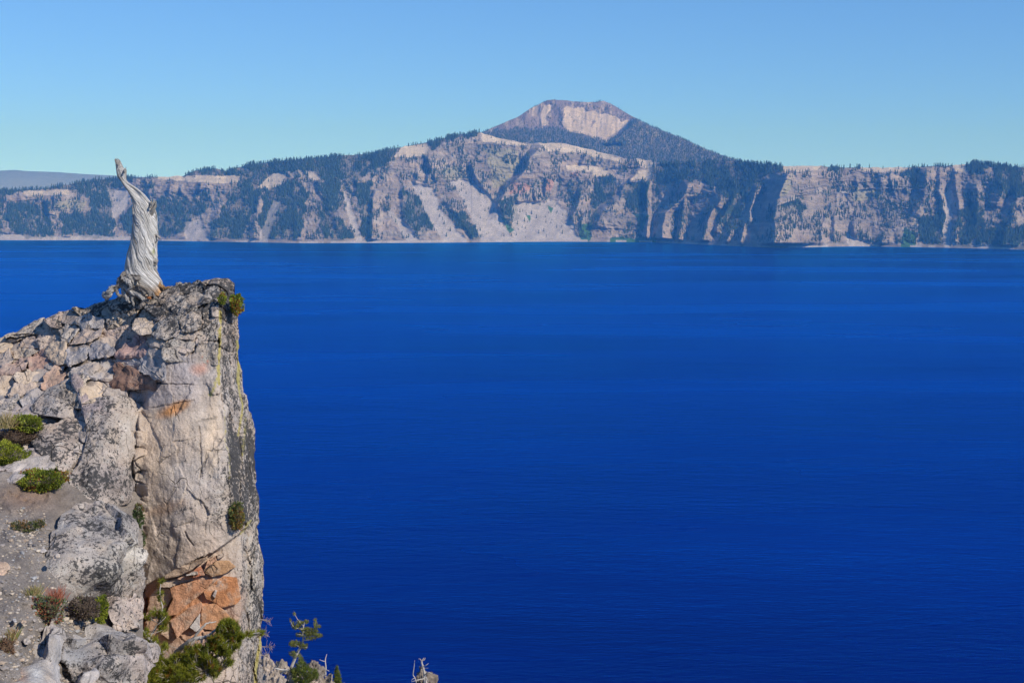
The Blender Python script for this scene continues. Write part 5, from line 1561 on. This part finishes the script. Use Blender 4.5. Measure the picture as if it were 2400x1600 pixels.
STRAW = [(0.36, 0.27, 0.13), (0.42, 0.33, 0.17), (0.22, 0.19, 0.06)]
grass_tuft('wispy straw coloured grass beside the mossy cushion', 14, 1000, 14.6, 50, 40, 130, STRAW, 21)
grass_tuft('yellow green grass tuft above the red leafed plant', 78, 1400, 11.75, 40, 34, 150, STRAW + [(0.18, 0.19, 0.05)], 22)
grass_tuft('green grass tuft with rusty stems left of the leaning slab', 26, 1500, 10.9, 34, 34, 120, STRAW + [(0.12, 0.16, 0.04), (0.28, 0.13, 0.07)], 23)
grass_tuft('reddish dry stalks beside the low red plant', 132, 1410, 11.7, 50, 40, 120, [(0.32, 0.09, 0.05), (0.36, 0.15, 0.09)], 24)
cushion('withered_plant', 'russet dried cushion left of the leaning slab', 'plant', 12, 1515, 10.75, 40, 34, 0.2, 0.020, 500, [(0.18, 0.10, 0.06), (0.25, 0.15, 0.09), (0.14, 0.14, 0.05)], [1, 1, 0.4], 15, litter=(0.12, 0.08, 0.05))

# ------------------------------------------------------------------ pines
def needle_tufts(acc, rng, tips, dirs, length, n, width, palette):
    for p, d in zip(tips, dirs):
        d = d / (np.linalg.norm(d) + 1e-9)
        v = d + rng.normal(0, 0.55, (n, 3))
        v /= np.linalg.norm(v, axis=1)[:, None]
        base = p + d * rng.uniform(-0.5, 0.35, n)[:, None] * length
        L = (length * rng.uniform(0.7, 1.15, n))[:, None]
        s = np.cross(v, rng.normal(0, 1, (n, 3))); s /= np.linalg.norm(s, axis=1)[:, None]
        V = np.stack([base - s * width, base + s * width, base + v * L], 1).reshape(-1, 3)
        c = np.array(palette[rng.integers(len(palette))]) * rng.uniform(0.75, 1.25)
        acc.add(V, None, np.arange(3 * n).reshape(-1, 3), c)


PINE = [(0.19, 0.21, 0.02), (0.235, 0.25, 0.024), (0.27, 0.265, 0.03), (0.14, 0.17, 0.02)]
shrub = thing('pine_shrub', 'sprawling green pine shrub with a bare grey branch at the cliff foot', 'shrub', Pv(405, 1590, 14.0))
rp = np.random.default_rng(31)
q5 = lambda x, y: (320 + x / 4.9, 1280 + y / 4.9)


def branch(parent, pts, radii, col, seed, n=26, sides=9, name='branch', mat=None):
    c = np.array([P(a, b, y) for a, b, y in pts])
    pth = smooth_path(c, n)
    pth = pth + rp.normal(0, 0.003, pth.shape)
    rr = np.interp(np.linspace(0, 1, n), np.linspace(0, 1, len(radii)), radii)
    V, q, t = tube(pth, rr, sides, seed, 0.12)
    child(name, V, [q, t], mat or M_BARK, parent, {'Col': np.tile(np.array(col), (len(V), 1)) * (1 + 0.2 * fbm(V[:, 0] * 20, V[:, 1] * 20, V[:, 2] * 20, 3, 1021)[:, None])})
    return pth


BK = (0.40, 0.37, 0.34)
b1 = branch(shrub, [(*q5(400, 1320), 14.1), (*q5(490, 1190), 13.95), (*q5(590, 1100), 13.85), (*q5(680, 1060), 13.8), (*q5(800, 1030), 13.8), (*q5(900, 960), 13.85), (*q5(960, 880), 13.9)], [0.034, 0.030, 0.026, 0.020, 0.016, 0.011, 0.006], BK, 1)
b2 = branch(shrub, [(*q5(640, 1072), 13.82), (*q5(720, 970), 13.78), (*q5(800, 890), 13.78), (*q5(860, 870), 13.8), (*q5(915, 862), 13.82)], [0.016, 0.012, 0.009, 0.007, 0.004], BK, 2)
b3 = branch(shrub, [(*q5(800, 1030), 13.8), (*q5(950, 1040), 13.75), (*q5(1100, 1040), 13.75), (*q5(1200, 1010), 13.8)], [0.014, 0.012, 0.009, 0.005], BK, 3)
b4 = branch(shrub, [(*q5(400, 1320), 14.1), (*q5(560, 1340), 13.8), (*q5(750, 1300), 13.7), (*q5(950, 1250), 13.7), (*q5(1080, 1180), 13.75)], [0.03, 0.02, 0.015, 0.011, 0.006], (0.30, 0.26, 0.23), 4)
b5 = branch(shrub, [(*q5(400, 1320), 14.1), (*q5(300, 1350), 13.8), (*q5(200, 1420), 13.6), (*q5(120, 1500), 13.5)], [0.026, 0.018, 0.012, 0.006], (0.30, 0.26, 0.23), 5)
b6 = branch(shrub, [(*q5(300, 1350), 13.8), (*q5(270, 1180), 13.7), (*q5(140, 1060), 13.75), (*q5(70, 960), 13.9)], [0.014, 0.011, 0.008, 0.004], BK, 6)
b7 = branch(shrub, [(*q5(140, 1060), 14.0), (*q5(240, 900), 14.1), (*q5(300, 760), 14.2), (*q5(270, 560), 14.3), (*q5(280, 400), 14.35)], [0.010, 0.009, 0.007, 0.005, 0.003], BK, 7)
b8 = branch(shrub, [(*q5(560, 1340), 13.8), (*q5(700, 1420), 13.6), (*q5(850, 1440), 13.55), (*q5(950, 1420), 13.6)], [0.014, 0.011, 0.008, 0.005], BK, 8)
b9 = branch(shrub, [(*q5(480, 1340), 13.8), (*q5(420, 1420), 13.6), (*q5(400, 1500), 13.5), (*q5(430, 1560), 13.5)], [0.014, 0.011, 0.008, 0.005], BK, 9)
# twigs with tufts, in clumps where the photo shows foliage: (x, y, half width, half height, count, depth)
CLUMPS = [(1050, 960, 130, 110, 84, 13.75), (1130, 1100, 70, 80, 30, 13.75), (930, 1120, 130, 90, 64, 13.65), (1010, 1200, 100, 60, 36, 13.65), (700, 1290, 150, 80, 60, 13.65), (820, 1340, 120, 70, 46, 13.6), (640, 1230, 70, 60, 20, 13.7),
          (300, 1380, 120, 90, 60, 13.6), (180, 1480, 120, 90, 60, 13.5), (430, 1480, 110, 80, 44, 13.5), (270, 1200, 60, 60, 14, 13.7), (120, 1040, 70, 60, 14, 13.8), (330, 1150, 50, 30, 8, 13.75), (210, 1090, 60, 40, 10, 13.8),
          (300, 850, 60, 110, 32, 14.1), (160, 800, 70, 40, 12, 14.15), (230, 760, 40, 40, 6, 14.2), (290, 940, 50, 50, 12, 14.1), (270, 640, 50, 50, 7, 14.25), (275, 540, 26, 20, 4, 14.3), (282, 400, 26, 24, 5, 14.35), (250, 470, 14, 14, 2, 14.3),
          (900, 1430, 70, 70, 22, 13.55), (1050, 1330, 50, 40, 10, 13.6), (560, 1420, 170, 90, 46, 13.55), (700, 1190, 150, 70, 26, 13.7), (480, 1300, 110, 60, 18, 13.7), (620, 1500, 170, 60, 40, 13.45), (1200, 1030, 40, 40, 8, 13.75), (1290, 1010, 50, 20, 5, 13.9), (1420, 1000, 40, 30, 6, 14.2), (110, 990, 40, 30, 6, 13.9), (90, 1540, 120, 60, 34, 13.4), (330, 1540, 120, 50, 30, 13.4)]
allpath = np.concatenate([b1, b3, b4, b5, b6, b7, b8, b9])
na, ta = Acc(), Acc()
for cx, cy, hx_, hy_, cnt, yd in CLUMPS:
    sparse = cx < 345 and cy < 1215
    for k in range(int(cnt * (1.1 if sparse else 2.9))):
        r, an = math.sqrt(rp.random()), rp.random() * 6.283
        x, y = q5(cx + hx_ * r * math.cos(an), cy + hy_ * r * math.sin(an))
        tip = P(x, y, yd + rp.normal(0, 0.09))
        d2 = np.linalg.norm(allpath - tip, axis=1)
        src = allpath[d2.argmin()]
        dr = tip - src
        ln = np.linalg.norm(dr)
        if ln > 0.02:
            st = tip - dr / ln * min(ln, 0.16)
            mid = (st + tip) / 2 + rp.normal(0, 0.008, 3)
            V, q, t = tube(smooth_path(np.array([st, mid, tip]), 4), np.array([0.0042, 0.0036, 0.003, 0.002]), 4)
            ta.add(V, q, t, np.array([0.36, 0.31, 0.27]) * rp.uniform(0.7, 1.1))
        d = dr / (ln + 1e-6) * 0.5 + np.array([0.1, -0.25, 0.75]) + rp.normal(0, 0.25, 3)
        needle_tufts(na, rp, [tip], [d], 0.052, 30, 0.0026, PINE if rp.random() > 0.07 else [(0.26, 0.13, 0.02)])
V, f, c = ta.out(); o = child('twigs', V, f, M_BARK, shrub, c); o['kind'] = 'stuff'
V, f, c = na.out(); o = child('needles', V, f, M_NEEDLE, shrub, c, False); o['kind'] = 'stuff'

# thin dead sprays poking out past the right-hand edge of the cliff
def dead_spray(label, x0, y0, x1, y1, Y, seed):
    r = np.random.default_rng(seed)
    t = thing('dead_branch', label, 'branch', Pv(x0, y0, Y), 'dead sprays on the cliff edge')
    acc = Acc()
    main = smooth_path(np.array([P(x0 - 6, y0 + 2, Y), P((x0 + x1) / 2, (y0 + y1) / 2 + 2, Y), P(x1, y1, Y)]), 10)
    V, q, tt = tube(main, np.linspace(0.006, 0.002, 10), 5); acc.add(V, q, tt, (0.30, 0.25, 0.24))
    for k in range(22):
        b = main[r.integers(1, 10)]
        e_ = b + np.array([r.uniform(0.0, 0.05), r.normal(0, 0.02), r.normal(0, 0.035)])
        V, q, tt = tube(np.array([b, (b + e_) / 2 + r.normal(0, 0.004, 3), e_]), np.array([0.0026, 0.002, 0.0012]), 4); acc.add(V, q, tt, (0.30, 0.25, 0.24))
    V, f, c = acc.out(); child('twigs', V, f, M_BARK, t, c)


dead_spray('dead twig spray on the cliff edge above the bent pine', 612, 1447, 632, 1456, 15.6, 41)
dead_spray('short dead twig poking past the cliff edge', 612, 1482, 626, 1486, 15.6, 42)
dead_spray('longest dead twig spray leaning out from the cliff edge', 612, 1512, 638, 1514, 15.6, 43)
dead_spray('drooping dead twig spray low on the cliff edge', 612, 1530, 627, 1538, 15.6, 44)


def q6(x, y):           # enlargement of the lower slope
    return 560 + x / 4.704, 1380 + y / 4.704


YT = 77.0
bp = thing('pine_tree', 'wind-bent pale trunked pine growing on the spur below the cliff', 'tree', Pv(*q6(575, 880), YT))


def far_branch(parent, pts, radii, col, seed, name='branch', n=22):
    c = np.array([P(*q6(x, y), YT + d) for x, y, d in pts])
    pth = smooth_path(c, n)
    rr = np.interp(np.linspace(0, 1, n), np.linspace(0, 1, len(radii)), radii) * YT / F / 4.704
    V, q, t = tube(pth, rr, 9, seed, 0.12)
    child(name, V, [q, t], M_BARK, parent, {'Col': np.tile(np.array(col), (len(V), 1))})
    return pth


PB = (0.44, 0.41, 0.37)
paths = [far_branch(bp, [(560, 930, 0), (575, 870, 0), (610, 780, 0), (650, 690, 0), (690, 620, 0.1), (708, 540, 0.1), (700, 470, 0), (715, 400, 0), (722, 345, 0)], [22, 21, 18, 15, 12, 10, 8, 6, 3], PB, 1, 'trunk', 40),
         far_branch(bp, [(715, 410, 0), (670, 360, -0.1), (640, 320, -0.1), (612, 270, -0.1)], [5, 4, 3, 2], PB, 2),
         far_branch(bp, [(705, 560, 0), (760, 560, -0.2), (820, 545, -0.2), (900, 515, -0.2)], [8, 6, 4, 2], PB, 3),
         far_branch(bp, [(705, 470, 0), (760, 460, 0.3), (820, 450, 0.3), (845, 380, 0.2), (842, 335, 0.2)], [7, 5, 4, 3, 2], PB, 4),
         far_branch(bp, [(700, 440, 0), (650, 430, -0.3), (600, 410, -0.3), (570, 350, -0.3)], [6, 4, 3, 1.5], PB, 5),
         far_branch(bp, [(675, 640, 0), (620, 610, -0.3), (570, 600, -0.3)], [7, 5, 2], PB, 6), far_branch(bp, [(675, 650, 0), (720, 640, -0.4), (755, 640, -0.4)], [6, 4, 2], PB, 7),
         far_branch(bp, [(640, 710, 0), (600, 700, -0.2), (560, 710, -0.2)], [6, 4, 2], PB, 8), far_branch(bp, [(625, 740, 0), (660, 730, -0.2), (685, 735, -0.2)], [5, 3, 2], PB, 9),
         far_branch(bp, [(705, 510, 0), (670, 500, -0.3), (640, 500, -0.3)], [6, 4, 2], PB, 10)]


def clumped_needles(parent, clumps, pathset, length, n, width, palette, seed, conv, YD, mult=1.0, lift=0.75, dsd=0.25):
    r = np.random.default_rng(seed)
    acc = Acc()
    for cx, cy, hx_, hy_, cnt in clumps:
        for k in range(int(cnt * mult)):
            rr, an = math.sqrt(r.random()), r.random() * 6.283
            x, y = conv(cx + hx_ * rr * math.cos(an), cy + hy_ * rr * math.sin(an))
            tip = P(x, y, YD + r.normal(0, dsd))
            needle_tufts(acc, r, [tip], [np.array([r.normal(0, 0.5), r.normal(0, 0.5), lift])], length, n, width, palette)
    V, f, c = acc.out()
    o = child('needles', V, f, M_NEEDLE, parent, c, False)
    o['kind'] = 'stuff'


PINE2 = [(0.14, 0.155, 0.035), (0.185, 0.195, 0.045), (0.22, 0.215, 0.06), (0.11, 0.125, 0.03)]
clumped_needles(bp, [(780, 470, 90, 40, 60), (800, 510, 90, 40, 60), (720, 440, 60, 16, 20), (640, 420, 50, 24, 26), (660, 385, 36, 30, 18), (740, 360, 24, 16, 10), (700, 380, 20, 24, 8), (845, 400, 22, 40, 14), (842, 350, 10, 22, 7), (880, 415, 20, 14, 6), (890, 515, 26, 16, 10),
                     (665, 505, 36, 20, 18), (625, 600, 66, 34, 50), (585, 605, 34, 22, 14), (720, 630, 46, 28, 34), (590, 710, 40, 24, 24), (610, 740, 30, 20, 10), (665, 730, 24, 16, 10), (612, 275, 10, 20, 5), (590, 390, 20, 22, 8), (570, 345, 8, 14, 3), (780, 550, 60, 14, 14)],
                paths, 0.12, 18, 0.009, [tuple(np.array(c_) * 1.25) for c_ in PINE2], 51, q6, YT, 1.7, 0.75, 0.3)

# low pines and rocks on the spur
def bush(label, clumps, base, Y, seed, palette=PINE2, name='pine_shrub', stems=5, dsd=0.5):
    r = np.random.default_rng(seed)
    t = thing(name, label, 'shrub', Pv(*q6(*base), Y))
    acc = Acc()
    for k in range(stems):
        cx, cy, hx_, hy_, _ = clumps[k % len(clumps)]
        e_ = P(*q6(cx + r.normal(0, hx_ * 0.4), cy - hy_ * 0.4), Y + r.normal(0, 0.3))
        b = P(*q6(base[0] + r.normal(0, 15), base[1]), Y)
        V, q, tt = tube(smooth_path(np.array([b, (b + e_) / 2 + r.normal(0, 0.08, 3), e_]), 8), np.linspace(0.05, 0.012, 8), 6); acc.add(V, q, tt, (0.34, 0.30, 0.27))
    V, f, c = acc.out(); child('stems', V, f, M_BARK, t, c)
    clumped_needles(t, clumps, None, 0.16, 20, 0.011, palette, seed + 5, q6, Y, 1.1, 0.75, dsd)
    return t


PINE3 = [(0.12, 0.16, 0.026), (0.16, 0.20, 0.03), (0.20, 0.22, 0.04), (0.09, 0.12, 0.022)]
bush('dense low pine shrub beneath the wind-bent pine', [(690, 860, 70, 60, 80), (760, 930, 110, 60, 120), (650, 930, 70, 50, 60), (685, 790, 24, 34, 20), (820, 960, 60, 40, 50), (720, 1000, 120, 40, 90), (600, 900, 40, 30, 24)], (720, 1040), 75.0, 61, PINE3)
bush('small pine shrub low down right under the cliff edge', [(370, 970, 46, 46, 40), (430, 1010, 60, 30, 40), (345, 940, 20, 26, 12)], (390, 1045), 72.0, 62, PINE3)

# a narrow young conifer
yc = thing('young_conifer', 'narrow bright green young conifer beside a bare white snag', 'tree', Pv(*q6(1085, 1060), 76.0))
c0, c1 = P(*q6(1085, 1060), 76.0), P(*q6(1080, 850), 76.0)
V, q, t = tube(smooth_path(np.array([c0, (c0 + c1) / 2, c1]), 10), np.linspace(0.05, 0.01, 10), 7)
child('trunk', V, [q, t], M_BARK, yc, {'Col': np.tile(np.array([0.25, 0.21, 0.18]), (len(V), 1))})
clumped_needles(yc, [(1080, 870, 9, 20, 12), (1080, 910, 22, 20, 24), (1083, 950, 30, 22, 36), (1085, 990, 38, 22, 46), (1085, 1030, 40, 22, 50)], None, 0.13, 20, 0.010, PINE3, 63, q6, 76.0, 1.4, 0.5, 0.15)

# bare snags
sn = thing('dead_snag', 'slender bare white dead tree beside the young conifer', 'dead tree', Pv(*q6(955, 1040), YT))
far_branch(sn, [(955, 1060, 0), (955, 960, 0), (958, 860, 0), (952, 780, 0), (968, 715, 0)], [10, 9, 8, 6, 3], (0.50, 0.46, 0.42), 1, 'trunk', 26)
far_branch(sn, [(953, 795, 0), (920, 788, -0.1), (888, 775, -0.1)], [4, 3, 1.5], (0.50, 0.46, 0.42), 2)
far_branch(sn, [(957, 890, 0), (978, 892, -0.1), (996, 903, -0.1)], [5, 4, 2], (0.50, 0.46, 0.42), 3)
far_branch(sn, [(955, 935, 0), (920, 950, 0), (888, 962, 0)], [4, 3, 1.5], (0.50, 0.46, 0.42), 4)
far_branch(sn, [(892, 776, -0.1), (898, 768, -0.1)], [2, 1], (0.50, 0.46, 0.42), 5)

YQ = 90.0


def q_branch(parent, pts, radii, col, seed, name='branch', n=22):
    c = np.array([P(*q6(x, y), YQ + d) for x, y, d in pts])
    pth = smooth_path(c, n)
    rr = np.interp(np.linspace(0, 1, n), np.linspace(0, 1, len(radii)), radii) * YQ / F / 4.704
    V, q, t = tube(pth, rr, 9, seed, 0.14)
    child(name, V, [q, t], M_BARK, parent, {'Col': np.tile(np.array(col), (len(V), 1))})


sn2 = thing('dead_snag', 'gnarled grey dead tree leaning on the dark rock spire', 'dead tree', Pv(*q6(2060, 1080), YQ - 0.8))
SG = (0.42, 0.385, 0.35)
q_branch(sn2, [(2075, 1090, -0.9), (2050, 1000, -0.9), (2045, 920, -0.9), (2028, 850, -0.9), (2015, 800, -0.9), (2040, 755, -0.9)], [24, 18, 14, 12, 9, 3], SG, 1, 'trunk', 30)
for i, (pts, rad) in enumerate([([(2030, 850, -0.9), (2065, 835, -1.1), (2090, 815, -1.1)], [6, 5, 2]), ([(2035, 880, -0.9), (2005, 884, -1.0)], [4, 2]), ([(2040, 870, -0.9), (2085, 868, -1.1)], [4, 2]), ([(2018, 810, -0.9), (2000, 770, -0.9), (1978, 768, -0.9)], [5, 4, 1.5]),
                                ([(2055, 940, -0.9), (2090, 915, -1.2), (2130, 935, -1.2)], [7, 5, 2]), ([(2040, 985, -1.0), (1970, 1000, -1.2), (1900, 1020, -1.2)], [8, 6, 3]), ([(2035, 785, -0.9), (2048, 770, -0.9), (2054, 752, -0.9)], [5, 4, 2]), ([(2055, 960, -0.9), (2080, 1000, -1.1), (2085, 1030, -1.1)], [6, 4, 2])]):
    q_branch(sn2, pts, rad, SG, i + 2)
sn3 = thing('dead_snag', 'thin bare pole left of the dark rock spire', 'dead tree', Pv(*q6(1935, 1010), YQ))
q_branch(sn3, [(1960, 1045, -0.6), (1940, 975, -0.6), (1920, 940, -0.6), (1930, 860, -0.6), (1938, 780, -0.6)], [7, 6, 5, 4, 1.5], SG, 1, 'trunk', 26)
q_branch(sn3, [(1942, 978, -0.6), (1915, 988, -0.7), (1900, 1010, -0.7)], [4, 3, 1.5], SG, 2)


def crag(name, label, poly, Y, thick, base, lich, seed, conv=q6, cat='rock', dz=0.02):
    poly = np.array([conv(x, y) for x, y in poly]); c = poly.mean(0)
    w = np.ptp(poly[:, 0]) * Y / F
    dep = lambda a, b: Y - w * 0.30 * (1 - ((a - c[0]) / (np.ptp(poly[:, 0]) * 0.55)) ** 2) - (b - c[1]) * dz
    Vs, fs, cs = stone(poly, dep, thick=thick, nb=90, roll=w * 0.15, rough=w * 0.10, jag=1.4, seed=seed, rings=FINE, base=base, lich=lich, round_it=1, facet=w * 0.22, fscale=9)
    solo(name, Vs, fs, M_DROCK, label, cat, cs)


def mat_drock():
    k = NT('dark_crag_rock', 0.95, 0.1)
    v = k.coord((1, 1, 0.6))
    n = k.noise(v, 2.2, 8, 0.65)
    k.base(k.mix(1.0, k.attr('Col').outputs['Color'], k.ramp(n, 0.3, 0.7, 0.6, 1.35), 'MULTIPLY'))
    k.normal(k.bump(k.noise(v, 3.5, 7, 0.65), 0.8, 0.25))
    return k.m


M_DROCK = mat_drock()
crag('rock_spire', 'dark rock spire behind a gnarled dead tree', [(1930, 1250), (1950, 1010), (1975, 985), (1985, 900), (2005, 852), (2030, 862), (2048, 900), (2090, 915), (2140, 935), (2165, 970), (2185, 1000), (2190, 1250)], YQ, 2.5, (0.17, 0.15, 0.135), 0.2, 601)
crag('crag', 'rounded grey rock on the spur left of the wind-bent pine', [(400, 850), (420, 800), (460, 782), (510, 790), (540, 830), (540, 900), (500, 940), (430, 930)], 76.5, 1.6, (0.25, 0.225, 0.20), 0.2, 602)
crag('crag', 'jagged dark rock on the spur between the bent pine and the snag', [(740, 900), (760, 830), (790, 780), (820, 770), (860, 830), (885, 880), (930, 890), (945, 960), (940, 1040), (850, 1040), (780, 980)], 78.5, 1.8, (0.19, 0.17, 0.155), 0.2, 603)
crag('crag', 'pale tan rock shoulder at the base of the cliff above the low shrub', [(240, 780), (300, 765), (345, 790), (400, 850), (430, 930), (500, 960), (520, 1200), (240, 1200)], 71.0, 2.0, (0.36, 0.315, 0.275), 0.2, 604, dz=0.05)
crag('crag', 'pale rock apron on the spur under the low pine shrub', [(500, 960), (640, 990), (780, 1010), (900, 985), (980, 1010), (1080, 1040), (1120, 1200), (480, 1200)], 76.5, 2.0, (0.34, 0.30, 0.265), 0.2, 605, dz=0.05)
fl = thing('fallen_log', 'bleached fallen wood below the wind-bent pine', 'log', Pv(*q6(500, 900), 75.2))
YT = 75.2
far_branch(fl, [(390, 868, 0), (440, 880, 0), (500, 890, 0), (560, 880, 0)], [5, 8, 9, 5], (0.55, 0.52, 0.48), 1, 'trunk')
far_branch(fl, [(465, 940, 0), (500, 905, 0), (540, 895, 0)], [5, 7, 5], (0.55, 0.52, 0.48), 2)
print('objects', len(bpy.data.objects), 'tris', sum(len(o.data.loops) - 2 * len(o.data.polygons) for o in bpy.data.objects if o.type == 'MESH'))
